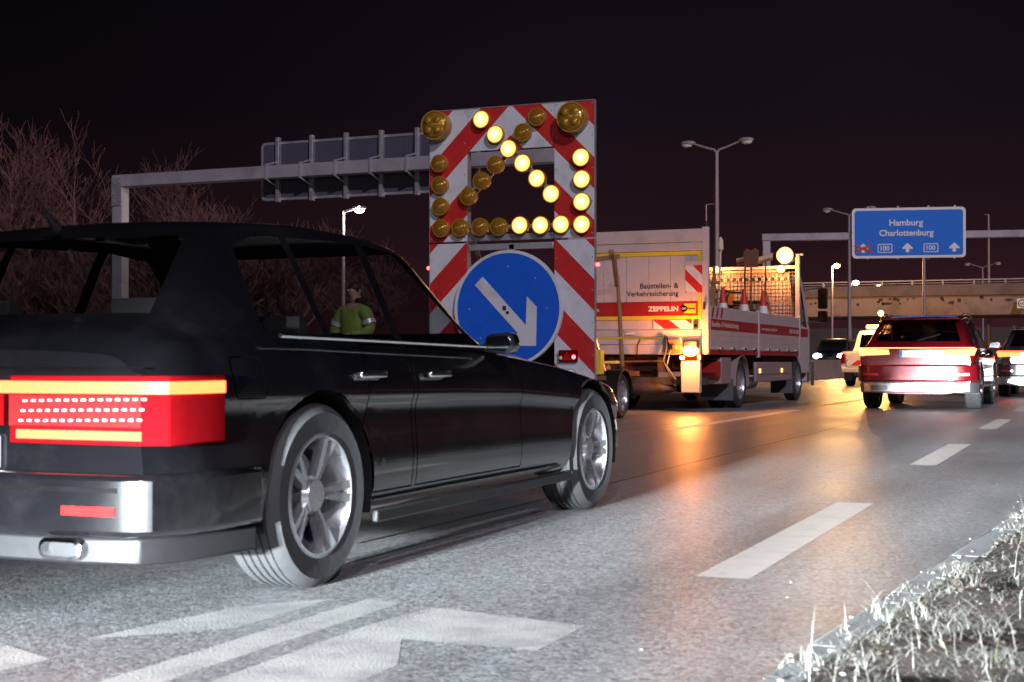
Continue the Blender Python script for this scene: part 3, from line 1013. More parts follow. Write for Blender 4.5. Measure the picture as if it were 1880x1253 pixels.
for _ in range(2600):
    y = 2.0 + 8.0 * rnd.random() ** 1.2
    e = edge(y)
    x = e + abs(rnd.gauss(0, 0.45)) + (0.02 if rnd.random() < 0.15 else 0.12)
    z = (0.048 if x < e + 0.12 else vz(x, y, e) + 0.004)
    s_ = rnd.uniform(0.004, 0.013)
    az = rnd.uniform(0, 6.28)
    t1, t2 = rnd.gauss(0, 0.35), rnd.gauss(0, 0.35)
    c_, n_ = math.cos(az), math.sin(az)
    P_ = [(-s_, 0), (0, -s_ * 0.5), (s_, 0), (0, s_ * 0.5)]
    lit_.add([(x + u * c_ - v * n_, y + u * n_ + v * c_, z + u * t1 + v * t2 + 0.004) for u, v in P_], [(0, 1, 2, 3)])
tag(lit_.build('leaf_litter', 'litter', weld=False), 'crumbled dead leaves strewn over the verge soil', 'leaf litter', kind='stuff')
peb = MB()
for _ in range(240):
    y = 2.2 + 7.5 * rnd.random() ** 1.2
    e = edge(y)
    x = e + abs(rnd.gauss(0.05, 0.4))
    if rnd.random() < 0.03:
        x = e - rnd.uniform(0.0, 0.5)
        z = 0.002
        s_ = rnd.uniform(0.002, 0.005)
    else:
        z = 0.046 if x < e + 0.12 else vz(x, y, e)
        s_ = rnd.uniform(0.003, 0.009)
    peb.sphere((x, y, z), s_, 6, sc=(rnd.uniform(0.8, 1.3), rnd.uniform(0.8, 1.3), rnd.uniform(0.5, 0.8)))
tag(peb.build('pebbles', 'pebble', weld=False), 'small pale pebbles and grit scattered along the kerb', 'pebbles', kind='stuff')

# ------------------------------------------------------------------ motorway bridge
br = thing('road_bridge', 'long concrete motorway bridge spanning the far road, stained and spalled', 'bridge', (0, 114.5, 0))
m = MB(); m.prism([(0.25, 4.35), (9.5, 4.35), (9.5, 5.85), (0.0, 5.85), (0.0, 5.05)], 'x', -46, 60)
m.build('deck', 'concrete', br)
m = MB(); m.box(-46, 60, -0.22, 0.10, 5.853, 6.72)
m.build('parapet', 'concrete2', br, bevel=0.03)
m = MB()
m.bar((-46, -0.05, 7.05), (60, -0.05, 7.05), 0.09, 0.09)
m.bar((-46, -0.05, 6.85), (60, -0.05, 6.85), 0.04, 0.04)
m.build('handrail', 'galv2', br)
rp = None
for i in range(45):
    if rp is None:
        m = MB(); m.box(-0.06, 0.06, -0.11, 0.01, 6.722, 7.0)
        rp = o = m.build('rail_post', 'galv2', br)
    else:
        o = rp.copy(); col.objects.link(o)
    o.location = (-44 + i * 2.3, 0, 0)
for i in range(26):
    m = MB()
    r0 = rnd.uniform(0.07, 0.17)
    wide = rnd.uniform(2.0, 5.0) if rnd.random() < 0.18 else 1.0
    pts = [(r0 * wide * math.cos(t) * rnd.uniform(0.7, 1.2), r0 * math.sin(t) * rnd.uniform(0.7, 1.2)) for t in np.linspace(0, 2 * math.pi, 10)[:-1]]
    m.prism(pts, 'y', -0.012, -0.002)
    m.build('spalled_patch', 'spall', br, loc=(rnd.uniform(-24, -3.5), 0, rnd.uniform(5.25, 5.7)))
for x in (-34.0, -13.0, 12.0):
    m = MB(); m.box(x - 0.5, x + 0.5, 1.5, 8.5, 0, 4.347)
    m.build('pier', 'concrete', br, bevel=0.06)
s60 = thing('speed_sign', 'small white speed limit board hung on the bridge deck', 'sign', (-6.0, 114.2, 5.15))
m = MB(); m.box(-0.37, 0.37, -0.03, 0.0, -0.38, 0.38)
m.build('board', 'signwhite', s60, bevel=0.02)
m = MB(); m.lathe([(0.23, -0.036), (0.30, -0.036), (0.30, -0.031), (0.23, -0.031)], 'y', n=28, closed=True)
m.build('ring', 'text', s60)
text(s60, '60', 0.30, 0.20, (-0.15, -0.034, -0.10))
m = MB(); m.bar((-0.2, -0.02, -0.3), (-0.2, 0.14, -0.3), 0.05, 0.05); m.bar((0.2, -0.02, -0.3), (0.2, 0.14, -0.3), 0.05, 0.05)
m.build('bracket', 'galv', s60)

m = MB()
m.box(-34, 30, 168, 169, 0, 4.6)
rw = tag(m.build('retaining_wall', 'wall'), 'dark brown retaining wall behind the bridge opening', 'wall')
m = MB()
prof = [(-0.3, 0), (0.3, 0), (0.24, 0.1), (0.12, 0.35), (0.08, 0.85), (-0.08, 0.85), (-0.12, 0.35), (-0.24, 0.1)]
m.prism([(-11.95 + a, b) for a, b in prof], 'y', 30, 200)
tag(m.build('concrete_barrier', 'concrete'), 'low concrete step barrier along the central reservation', 'barrier')

# ------------------------------------------------------------------ gantry with the blue sign
GA = math.atan2(2.8, 12.4)
gt = thing('sign_gantry', 'grey steel gantry carrying the blue direction board', 'gantry', (-16.3, 73.5, 0), GA)
m = MB(); m.box(-0.35, 21.5, -0.2, 0.2, 7.05, 7.42)
m.build('beam', 'galv2', gt, bevel=0.02)
for x in (-0.12, 21.3):
    m = MB(); m.box(x - 0.2, x + 0.2, -0.18, 0.18, 0, 7.047)
    m.build('post', 'galv2', gt, bevel=0.02)
m = MB(); m.box(-0.3, 0.06, -0.215, -0.203, 6.3, 7.0); m.build('joint_plate', 'galv', gt)
bs = thing('direction_sign', 'blue motorway direction board lettered Hamburg and Charlottenburg with lane arrows', 'sign', (-16.3, 73.5, 0), GA)
def sgx(px): return 4.20 + (px - 1563) * (6.35 / 212)
def sgz(py): return 6.10 + (472 - py) * (2.55 / 86.5)
def rrect(x0, x1, z0, z1, r, n=5):
    out = []
    for cx, cz, a0 in ((x1 - r, z0 + r, -90), (x1 - r, z1 - r, 0), (x0 + r, z1 - r, 90), (x0 + r, z0 + r, 180)):
        for k in range(n + 1):
            a = R(a0 + 90 * k / n)
            out.append((cx + r * math.cos(a), cz + r * math.sin(a)))
    return out
X0, X1, Z0, Z1 = 4.20, 9.82, 6.05, 8.62
KX = 0.885
def kx(x):
    return 4.20 + (x - 4.20) * KX
m = MB(); m.prism(rrect(X0, X1, Z0, Z1, 0.2), 'y', -0.42, -0.36); m.build('border', 'signwhite', bs)
m = MB(); m.prism(rrect(X0 + 0.13, X1 - 0.13, Z0 + 0.13, Z1 - 0.13, 0.14), 'y', -0.425, -0.4205); m.build('face', 'signblue', bs)
for x in (5.0, 6.5, 8.0, 9.3):
    m = MB(); m.box(x - 0.05, x + 0.05, -0.357, -0.2, Z0 - 0.05, Z1 + 0.10); m.build('stiffener', 'galv', bs)
text(bs, 'Hamburg', 1.66, 0.42, (kx(6.31), -0.428, 7.60), mat='signwhite', bold=0.022)
text(bs, 'Charlottenburg', 2.68, 0.42, (kx(5.74), -0.428, 7.08), mat='signwhite', bold=0.022)
def up_arrow(cx):
    m = MB()
    m.prism([(cx - 0.085, 6.34), (cx + 0.085, 6.34), (cx + 0.085, 6.52), (cx + 0.25, 6.50), (cx + 0.25, 6.58), (cx, 6.82), (cx - 0.25, 6.58), (cx - 0.25, 6.50), (cx - 0.085, 6.52)], 'y', -0.429, -0.426)
    m.build('lane_arrow', 'signwhite', bs)
for cx in (kx(4.83), kx(7.32), kx(9.91)):
    up_arrow(cx)
for cx in (kx(6.06), kx(8.62)):
    m = MB(); m.prism(rrect(cx - 0.36, cx + 0.36, 6.33, 6.78, 0.06), 'y', -0.429, -0.426); m.build('route_shield', 'signwhite', bs)
    m = MB(); m.prism(rrect(cx - 0.32, cx + 0.32, 6.37, 6.74, 0.05), 'y', -0.432, -0.4295); m.build('shield_field', 'signblue', bs)
    text(bs, '100', 0.44, 0.26, (cx - 0.22, -0.4335, 6.43), mat='signwhite', bold=0.02)
for dy_, a, b in ((0.0, (4.32, 6.72), (5.22, 6.36)), (-0.006, (4.32, 6.38), (5.22, 6.76))):
    m = MB()
    for off, mi in ((0.035, 0), (-0.035, 0)):
        d = Vector((b[0] - a[0], 0, b[1] - a[1])).normalized()
        n_ = Vector((-d.z, 0, d.x)) * off
        m.bar((a[0] + n_.x, -0.434 + dy_, a[1] + n_.z), (b[0] + n_.x, -0.434 + dy_, b[1] + n_.z), 0.004 + 0.0 * mi, 0.055)
    m.build('crossing_tape', 'conered', bs)

# ------------------------------------------------------------------ gantry seen from behind
gl = thing('sign_gantry', 'steel portal gantry over the opposite carriageway with a sign turned away', 'gantry', (0, 35.2, 0))
m = MB(); m.box(-27.85, -12.6, -0.19, 0.19, 6.06, 6.43); m.build('beam', 'galv2', gl, bevel=0.02)
for x in (-27.66, -12.9):
    m = MB(); m.box(x - 0.19, x + 0.19, -0.17, 0.17, 0, 6.057); m.build('post', 'galv2', gl, bevel=0.02)
m = MB(); m.box(-27.84, -27.5, -0.204, -0.193, 5.5, 6.35)
m.build('joint_plate', 'galv', gl)
m = MB()
for z in (5.65, 5.85, 6.2):
    for x in (-27.78, -27.56):
        m.lathe([(0.025, -0.225), (0.025, -0.204)], 'y', c=(x, 0, z), n=8)
m.build('bolt', 'galv', gl)
sb = thing('overhead_sign', 'large overhead sign board seen from its grey back with stiffeners', 'sign', (0, 35.2, 0))
m = MB(); m.prism(rrect(-22.85, -15.9, 5.50, 7.16, 0.14), 'y', 0.35, 0.39); m.build('back_plate', 'alu', sb)
m = MB()
poly = rrect(-22.87, -15.88, 5.48, 7.18, 0.15)
poly_i = rrect(-22.80, -15.95, 5.55, 7.11, 0.10)
n_ = len(poly)
vs = [(u, 0.33, v) for u, v in poly] + [(u, 0.33, v) for u, v in poly_i] + [(u, 0.42, v) for u, v in poly] + [(u, 0.42, v) for u, v in poly_i]
fs = []
for i in range(n_):
    j = (i + 1) % n_
    fs += [(i, j, n_ + j, n_ + i), (2 * n_ + i, 3 * n_ + i, 3 * n_ + j, 2 * n_ + j), (i, 2 * n_ + i, 2 * n_ + j, j), (n_ + i, n_ + j, 3 * n_ + j, 3 * n_ + i)]
m.add(vs, fs)
m.build('rim', 'galv', sb)
for i in range(6):
    x = -22.25 + i * 1.13
    m = MB(); m.box(x - 0.055, x + 0.055, 0.20, 0.345, 5.42, 7.30)
    st = m.build('stiffener', 'galv', sb, bevel=0.006)
    m = MB()
    m.bar((x - 0.10, -0.21, 6.02), (x - 0.10, -0.21, 6.47), 0.07, 0.04)
    m.bar((x - 0.10, -0.20, 6.03), (x - 0.01, 0.22, 5.86), 0.04, 0.04)
    m.bar((x - 0.10, -0.20, 6.46), (x - 0.01, 0.22, 6.58), 0.04, 0.04)
    m.build('clamp', 'galv2', st)
for x0, x1 in ((-22.80, -20.46), (-20.44, -18.2), (-18.18, -15.95)):
    m = MB(); m.box(x0, x1, 0.343, 0.349, 5.56, 7.10); m.build('sheet_panel', 'alu', sb)

# ------------------------------------------------------------------ lamp posts
def twin_lamp(loc, H, label, group, arm=1.25, sc=1.0, rz=0.0):
    t = thing('street_lamp', label, 'street lamp', loc, rz, group)
    m = MB(); m.tube([(0, 0, 0), (0, 0, 0.4), (0, 0, H - 0.35)], [0.14 * sc, 0.13 * sc, 0.075 * sc], 10); m.build('post', 'pole', t)
    for s_ in (-1, 1):
        m = MB(); m.tube([(0, 0, H - 0.40), (s_ * 0.12, 0, H - 0.28), (s_ * 0.4, 0, H - 0.20), (s_ * arm, 0, H)], [0.06 * sc, 0.055 * sc, 0.05 * sc, 0.04 * sc], 8)
        a = m.build('arm', 'pole', t)
        m = MB()
        m.sphere((s_ * (arm + 0.30), 0, H + 0.06), 0.34, 14, sc=(1.0, 0.42, 0.34))
        m.build('lamp_head', 'pole', a)
        m = MB()
        m.sphere((s_ * (arm + 0.34), 0, H - 0.02), 0.24, 12, sc=(1.0, 0.5, 0.45))
        m.build('lamp_glass', 'conewhite', a)
    return t
LG = 'unlit twin-armed lamp posts'
twin_lamp((-15.2, 58.6, 0), 10.0, 'tall unlit twin-armed lamp post rising behind the lorry', LG, 0.95)
twin_lamp((-14.5, 87.6, 0), 10.0, 'unlit twin-armed lamp post beside the edge of the blue board', LG, 1.0)
twin_lamp((-11.0, 142.0, 0), 10.0, 'small unlit twin-armed lamp post beyond the bridge', LG, 1.05)
m = MB(); m.tube([(0, 0, 0), (0, 0, 9.3)], [0.12, 0.08], 8)
tag(m.build('pole', 'pole', loc=(-10.96, 95, 0)), 'bare grey pole under the blue board', 'pole')
m = MB(); m.tube([(0, 0, 0), (0, 0, 12.4)], [0.13, 0.06], 8); m.tube([(0, 0, 12.4), (-0.3, 0, 12.42)], 0.03, 6)
tag(m.build('pole', 'pole', loc=(-8.7, 118.5, 0)), 'very tall thin bare pole beyond the bridge parapet', 'pole')
m = MB(); m.tube([(0, 0, 0), (0, 0, 13.2)], [0.13, 0.06], 8); m.tube([(0, 0, 13.2), (0.7, 0, 13.25)], 0.04, 6)
tag(m.build('pole', 'pole', loc=(-29.4, 110, 0)), 'thin pole with a short arm far behind the lorry', 'pole')

def lit_lamp(loc, H, arm, mat, label, r=0.12, watts=0, c=(1, 1, 1), rad=0.05):
    t = thing('street_lamp', label, 'street lamp', loc)
    m = MB(); m.tube([(0, 0, 0), (0, 0, H)], [rad * 1.3, rad], 8); m.build('post', 'pole', t)
    m = MB(); sg_ = 1 if arm > 0 else -1; m.bar((-0.03 * sg_, 0, H - 0.03), (arm, 0, H + 0.06), rad * 1.4, rad * 1.4); m.build('arm', 'pole', t)
    m = MB(); m.box(min(arm - 0.02 * sg_, arm + 0.40 * sg_), max(arm - 0.02 * sg_, arm + 0.40 * sg_), -0.12, 0.12, H + 0.05, H + 0.13); h = m.build('lamp_head', 'pole', t, bevel=0.02)
    m = MB(); m.sphere((arm + 0.19 * sg_, 0, H + 0.03), r, 14, sc=(1.2, 1, 0.8)); m.build('lamp_glass', mat, h)
    if watts:
        add_light('lamp_light', 'POINT', (loc[0] + arm + 0.19 * sg_, loc[1], loc[2] + H - 0.2), (0, 0, 0), watts, c, shadow_soft_size=0.1)
    return t
lit_lamp((-23.78, 42, 0), 5.85, 0.42, 'e_white', 'lit white street lamp on a slim post beside the gantry sign', 0.15, 260, (1, 0.93, 0.75))
lit_lamp((-17.75, 100, 0), 7.40, 0.15, 'e_sodium', 'lit amber street lamp standing in front of the bridge', 0.20, 4500, (1, 0.50, 0.16), 0.07)
lit_lamp((-19.4, 118, 0), 7.15, 0.2, 'e_whitecool', 'lit cold white lamp beside the lorry cab', 0.24, 300, (0.95, 0.97, 1.0), 0.07)
lit_lamp((-18.0, 121, 0), 7.05, 0.2, 'e_white', 'tiny lit lamp peeping over the bridge rail', 0.11, 0, (1, 1, 1), 0.04)

lit_lamp((3.4, -4.5, 0), 9.0, -1.6, 'e_white', 'added lit street lamp, unseen on the verge behind the viewer', 0.16, 2600, (0.93, 0.95, 1.0), 0.08)  # unseen lamp, added to brighten the near road from above

# ------------------------------------------------------------------ guard rails
def guard_rail(x, y0, y1, label, sg):
    t = thing('guard_rail', label, 'guard rail', (x, y0, 0))
    L_ = y1 - y0
    prof = [(0, 0.43), (0.05, 0.46), (0.08, 0.50), (0.05, 0.54), (0.0, 0.58), (0.05, 0.62), (0.08, 0.66), (0.05, 0.70), (0.0, 0.73)]
    vs = [(sg * u, yy, v) for yy in (0, L_) for u, v in prof]
    n_ = len(prof)
    m = MB(); m.add(vs, [(i, i + 1, n_ + i + 1, n_ + i) for i in range(n_ - 1)])
    m.build('rail', 'galv', t)
    p0 = None
    for k in range(int(L_ / 4)):
        if p0 is None:
            m = MB(); m.box(-sg * 0.11 - 0.05, -sg * 0.11 + 0.05, -0.06, 0.06, 0, 0.70); p0 = o = m.build('post', 'galv2', t)
        else:
            o = p0.copy(); col.objects.link(o)
        o.location = (0, 1 + 4 * k, 0)
guard_rail(-11.55, 6, 30, 'galvanised guard rail on the near edge of the central reservation', 1)
guard_rail(-29.2, 10, 90, 'galvanised guard rail on the far edge of the opposite carriageway', 1)
sp_ = thing('marker_sign', 'small stacked marker plates on a thin post before the trees', 'sign', (-27.2, 26.0, 0))
m = MB(); m.tube([(0, 0, 0), (0, 0, 2.6)], 0.03, 8); m.build('post', 'galv', sp_)
for z in (1.75, 2.2):
    m = MB(); m.box(-0.16, 0.16, -0.045, -0.03, z, z + 0.4); m.build('plate', 'alu', sp_)

# ------------------------------------------------------------------ bare trees
def tree_mesh(seed, H, spread, mult, upright=0.55, twig=0.016, maxd=6, bare=0.25):
    r_ = random.Random(seed)
    trunk, crown = MB(), MB()
    def grow(p, d, L_, rad, depth):
        n = 4 if depth < 2 else 3
        pts, rs = [p], [rad]
        q, dd = p.copy(), d.copy()
        for k in range(n):
            dd = (dd + Vector((r_.gauss(0, 0.16), r_.gauss(0, 0.16), r_.gauss(0.05, 0.10)))).normalized()
            q = q + dd * (L_ / n)
            pts.append(q.copy()); rs.append(rad * (1 - 0.45 * (k + 1) / n))
        (trunk if depth < 3 else crown).tube(pts, rs, 7 if depth == 0 else (5 if depth < 3 else 3), cap=False)
        if depth >= maxd:
            return
        kids = mult + (1 if depth in (1, 2) else 0)
        for k in range(kids):
            t = r_.uniform(bare if depth == 0 else 0.25, 1.0)
            i = min(n - 1, int(t * n))
            pp = pts[i].lerp(pts[i + 1], t * n - i)
            rr = rs[i] * 0.62
            a = r_.uniform(0, 6.283)
            side = Vector((math.cos(a), math.sin(a), 0))
            nd = (dd * (1 - spread) + side * spread + Vector((0, 0, upright * 0.5))).normalized()
            grow(pp, nd, L_ * r_.uniform(0.58, 0.80), max(rr, twig), depth + 1)
        grow(pts[-1], dd, L_ * 0.72, max(rs[-1] * 0.9, twig), depth + 1)
    grow(Vector((0, 0, -0.2)), Vector((0, 0, 1)), H * 0.30, H * 0.022, 0)
    zmax = max(v[2] for v in trunk.v + crown.v)
    k = H / zmax
    for mb in (trunk, crown):
        mb.v = [(v[0] * k, v[1] * k, v[2] * k) for v in mb.v]
    return trunk.mesh('trunk', 'bark2', weld=False), crown.mesh('crown', 'bark', weld=False)

big = [tree_mesh(3, 14, 0.52, 2, maxd=6), tree_mesh(11, 13.5, 0.55, 2, maxd=6)]
bush = [tree_mesh(5, 8.5, 0.60, 3, 0.5, 0.015, 5, 0.05), tree_mesh(21, 8.0, 0.62, 3, 0.45, 0.015, 5, 0.05), tree_mesh(33, 8.0, 0.58, 3, 0.5, 0.015, 5, 0.03)]
TG = 'bare trees along the motorway edge'
def tree(ms, x, y, s_, rz, label):
    t = thing('bare_tree', label, 'tree', (x, y, 0), rz, TG)
    t.scale = (s_, s_, s_)
    link('trunk', ms[0], t)
    link('crown', ms[1], t)
tree(big[0], -54.5, 58, 1.02, 0.3, 'tall bare tree standing nearest the edge of the photo')
tree(big[1], -57.5, 66, 1.0, 2.2, 'tall bare tree between the edge tree and the forked one')
tree(big[1], -49.5, 62, 1.03, 1.0, 'tall bare forked tree rising clear above the gantry post')
tree(big[0], -47.5, 68, 0.95, 4.0, 'bare tree with a rounded crown sloping down towards the gantry')
tree(bush[0], -45.5, 60, 1.02, 0.0, 'low bare tree tangled right behind the gantry post')
tree(bush[1], -42.8, 58, 1.08, 1.2, 'pale spreading bare tree under the gantry beam')
tree(bush[2], -40.0, 57, 1.1, 2.6, 'many-stemmed bare tree under the edge of the back-turned sign')
tree(bush[0], -37.5, 60, 0.95, 3.9, 'thin bare tree under the back-turned sign')
tree(bush[1], -36.6, 66, 0.9, 5.0, 'smallest bare tree at the end of the row by the white lamp')
tree(bush[2], -50.0, 56, 0.85, 4.4, 'shrubby bare tree at the feet of the tall ones')
tree(bush[1], -47.8, 57, 0.9, 3.1, 'low bare tree just outside the gantry post')
tree(bush[2], -38.6, 63, 1.0, 0.7, 'bare tree with crossing stems behind the many-stemmed one')
tree(bush[0], -54.0, 53, 0.8, 1.8, 'shrubby bare tree close to the dark car roof')
m = MB()
gy = np.linspace(30, 190, 40); gx = np.linspace(-110, -30, 30)
vs = [(x, y, max(-0.02, 2.6 * (1 - math.exp(-max(0, -32 - x) / 6)) + 0.35 * hnoise(x * 0.2, y * 0.2) * min(1, max(0, -32 - x) / 4))) for y in gy for x in gx]
n_ = len(gx)
m.add(vs, [(j * n_ + i, j * n_ + i + 1, (j + 1) * n_ + i + 1, (j + 1) * n_ + i) for j in range(len(gy) - 1) for i in range(n_ - 1)])
tag(m.build('embankment', 'field', angle=80), 'dark earth bank under the bare trees', kind='structure')
# ------------------------------------------------------------------ warning trailer with lamp arrow
tr = thing('warning_trailer', 'red and white striped warning trailer with amber lamp arrow and blue arrow disc', 'warning trailer', (-7.245, 17.2, 0))
def panel(x0, x1, z0, z1, phase, sgn):
    m = MB(); m.box(x0, x1, 0, 0.022, z0, z1)
    me = m.mesh('marker_panel', ['red', 'white'], smooth=False)
    if sgn == 0:                                             # chevron panel
        bm = bmesh.new(); bm.from_mesh(me)
        bmesh.ops.bisect_plane(bm, geom=bm.verts[:] + bm.edges[:] + bm.faces[:], plane_co=Vector((0.01, 0, 0)), plane_no=Vector((1, 0, 0)))
        for s_ in (1, -1):
            for k in range(-12, 16):
                h = phase + k * 0.405
                fs = [f for f in bm.faces if (f.calc_center_median().x < 0.01) == (s_ > 0)]
                g_ = set(fs)
                for f in fs:
                    g_.update(f.verts); g_.update(f.edges)
                co = Vector((-1.165 if s_ > 0 else 1.185, 0, h))
                bmesh.ops.bisect_plane(bm, geom=list(g_), plane_co=co, plane_no=Vector((-s_, 0, 1)).normalized(), dist=1e-6)
        for f in bm.faces:
            c = f.calc_center_median()
            u = (c.x + 1.165) if c.x < 0.01 else (1.185 - c.x)
            f.material_index = int(math.floor((c.z - u - phase) / 0.405)) % 2
        bm.to_mesh(me); bm.free()
    else:
        ref = -1.165 if sgn > 0 else 1.185
        striped(me, 0.81, phase - sgn * ref, sgn)
    o = link('marker_panel', me, tr, bevel=0.002)
    r_ = MB()
    for z in np.arange(z0 + 0.05, z1, 0.42):
        for x in (x0 + 0.03, x1 - 0.03):
            r_.lathe([(0.011, -0.004), (0.008, -0.008), (0.0, -0.009)], 'y', c=(x, 0.003, z), n=8)
    tag(r_.build('rivets', 'galv', o), kind='stuff')
    return o
PU, PL = 3.00, 1.43
panel(-1.165, -0.618, 2.39, 4.15, PU, 1)
panel(0.628, 1.180, 2.39, 4.15, PU, -1)
panel(-0.612, 0.622, 3.585, 4.15, PU, 0)
panel(-1.165, -0.618, 0.42, 2.365, PL, 1)
panel(0.628, 1.180, 0.40, 2.365, PL, -1)
m = MB()
for x0, x1 in ((-1.172, -1.166), (1.1815, 1.188)):
    m.box(x0, x1, -0.006, 0.05, 2.39, 4.155); m.box(x0, x1, -0.006, 0.05, 0.40, 2.365)
m.box(-1.165, 1.18, -0.006, 0.05, 4.152, 4.160)
for x in (-0.632, 0.642):
    m.box(x - 0.014, x + 0.014, 0.0225, 0.09, 0.5, 4.14)
m.build('edge_frame', 'galv', tr)
for z in (2.43, 2.305):
    m = MB(); m.box(-0.60, 0.61, 0.01, 0.07, z - 0.042, z + 0.042); m.build('cross_rail', 'galv', tr, bevel=0.006)
m = MB(); m.bar((0.02, 0.03, 2.25), (0.02, 0.03, 2.33), 0.07, 0.04); m.build('hinge', 'galv', tr)
m = MB()
m.bar((-0.60, 0.055, 2.57), (0.63, 0.055, 2.565), 0.03, 0.05)
m.build('lamp_rail', 'galv', tr)
for a, b in (((0.01, 3.58), (-0.59, 2.96)), ((0.01, 3.58), (0.63, 2.94))):
    m = MB(); m.bar((a[0], 0.045, a[1]), (b[0], 0.045, b[1]), 0.025, 0.06); m.build('lamp_rail', 'galv', tr)
# lamps: one housing, two kinds of lens, copied
def lamp_proto(r, lens, depth, cells=False):
    m = MB()
    m.lathe([(r * 0.86, 0.03), (r * 1.0, 0.02), (r * 1.06, -depth * 0.55), (r * 1.06, -depth * 0.8), (r * 0.97, -depth * 0.8), (r * 0.95, -depth * 0.5)], 'y', n=32)
    h = m.build('warning_lamp', 'lamphouse', tr)
    m = MB()
    m.lathe([(r * 0.955, -depth * 0.62), (r * 0.93, -depth * 0.80), (r * 0.75, -depth * 0.95), (r * 0.4, -depth * 1.06), (0.0, -depth * 1.1)], 'y', n=32)
    l_ = m.build('lens', lens, h)
    return h
MT['lamphouse'] = M('amber_housing', (0.40, 0.21, 0.03), 0.35, var=0.15)
MT['lens_big'] = lens_mat('lens_large_unlit', False, 34)
lit_pos = [(-0.38, 3.99), (-0.18, 3.78), (0.01, 3.58), (0.21, 3.38), (0.41, 3.17), (0.61, 2.96), (1.02, 3.41), (1.03, 3.13), (1.03, 2.84), (1.03, 2.55), (0.745, 2.56), (0.46, 2.56), (0.17, 2.57)]
off_pos = [(0.41, 3.97), (0.21, 3.78), (-0.18, 3.38), (-0.38, 3.18), (-0.57, 2.98), (-1.0, 3.44), (-0.99, 3.15), (-0.98, 2.86), (-0.97, 2.57), (-0.69, 2.57), (-0.40, 2.57), (-0.13, 2.56)]
for lens, pos, lab in (('lens_on', lit_pos, 'glowing amber warning lamp'), ('lens_off', off_pos, 'unlit amber warning lamp')):
    p0 = lamp_proto(0.112, lens, 0.085)
    p0['label'] = lab
    for i, (x, z) in enumerate(pos):
        o = p0 if i == 0 else copy_tree(p0, tr)
        o.location = (x, -0.012, z)
big0 = lamp_proto(0.185, 'lens_big', 0.20)
big0['label'] = 'large unlit amber corner flasher'
kids = [c for c in col.objects if c.parent == big0]
m = MB()
for dx in (-0.065, 0.065):
    for dz in (-0.065, 0.065):
        m.lathe([(0.055, -0.19), (0.045, -0.221), (0.02, -0.236), (0.0, -0.238)], 'y', c=(dx, 0, dz), n=16)
MT['cell'] = M('amber_cell', (0.55, 0.32, 0.05), 0.12, metal=0.6, var=0.3, scale=25)
m.build('reflector_cells', 'cell', big0)
for i, (x, z) in enumerate([(-1.02, 3.94), (0.92, 3.92)]):
    o = big0 if i == 0 else copy_tree(big0, tr)
    o.location = (x, -0.02, z)
# blue disc with arrow
ds = MB(); ds.lathe([(0.0, 0.0), (0.725, 0.0), (0.725, 0.03), (0.0, 0.03)], 'y', c=(0, -0.07, 1.486), n=72)
disc = ds.build('arrow_disc', 'blue', tr)
m = MB(); m.lathe([(0.726, -0.075), (0.765, -0.075), (0.768, -0.05), (0.768, -0.03), (0.726, -0.03)], 'y', c=(0, 0, 1.486), n=72, closed=True)
m.build('disc_rim', 'white', disc)
arrow = [(-0.355, 1.908), (0.258, 1.262), (0.272, 1.639), (0.412, 1.500), (0.400, 0.993), (-0.075, 1.000), (-0.215, 1.135), (0.150, 1.155), (-0.468, 1.800)]
m = MB(); m.prism(arrow, 'y', -0.0765, -0.0705); m.build('arrow', 'white', disc)
m = MB()
m.box(-0.07, -0.02, -0.0785, -0.077, 1.46, 1.52)
m.lathe([(0.022, -0.0785), (0.0, -0.0785)], 'y', c=(0.0, 0, 1.43), n=12)
m.build('sticker', 'dark', disc)
m = MB()
for a_ in np.linspace(0, 2 * math.pi, 9)[:-1]:
    m.lathe([(0.012, -0.074), (0.0, -0.078)], 'y', c=(0.55 * math.cos(a_), 0, 1.486 + 0.55 * math.sin(a_)), n=8)
tag(m.build('rivets', 'galv', disc), kind='stuff')
m = MB(); m.bar((-0.62, 0.03, 1.486), (0.63, 0.03, 1.486), 0.04, 0.08); m.bar((0, 0.0, 0.75), (0, 0.0, 2.27), 0.05, 0.05); m.build('disc_bracket', 'galv', tr)
# rear lamps of the trailer
for sx in (-1, 1):
    cx = sx * 0.83
    m = MB(); m.box(cx - 0.125, cx + 0.125, -0.055, -0.002, 0.79, 0.94)
    h = m.build('tail_light', 'tailred', tr, bevel=0.008)
    m = MB(); m.prism([(cx - 0.075, 0.805), (cx + 0.055, 0.805), (cx - 0.01, 0.925)], 'y', -0.0595, -0.0555); m.build('reflector_triangle', 'reflector', h)
    m = MB(); m.lathe([(0.028, -0.058), (0.0, -0.060)], 'y', c=(cx + sx * 0.085, 0, 0.85), n=16); m.build('brake_bulb', 'e_red', h)
    m = MB(); m.lathe([(0.022, -0.058), (0.0, -0.060)], 'y', c=(cx - sx * 0.092, 0, 0.84), n=16); m.build('reverse_bulb', 'conewhite', h)
m = MB(); m.lathe([(0.0, -0.006), (0.092, -0.006), (0.092, -0.001), (0.0, -0.001)], 'y', c=(0.855, 0, 0.615), n=32); st = m.build('speed_sticker', 'signwhite', tr)
m = MB(); m.lathe([(0.078, -0.009), (0.086, -0.009), (0.086, -0.0065), (0.078, -0.0065)], 'y', c=(0.855, 0, 0.615), n=32, closed=True); m.build('sticker_ring', 'text', st)
text(st, '80', 0.105, 0.095, (0.802, -0.0095, 0.568))
for x, z in ((-1.20, 2.05), (1.215, 2.035)):
    m = MB(); m.sphere((x, 0.03, z), 0.026, 12); m.bar((x, 0.05, z), (x * 0.93, 0.05, z), 0.03, 0.03); m.build('side_marker', 'e_red', tr)
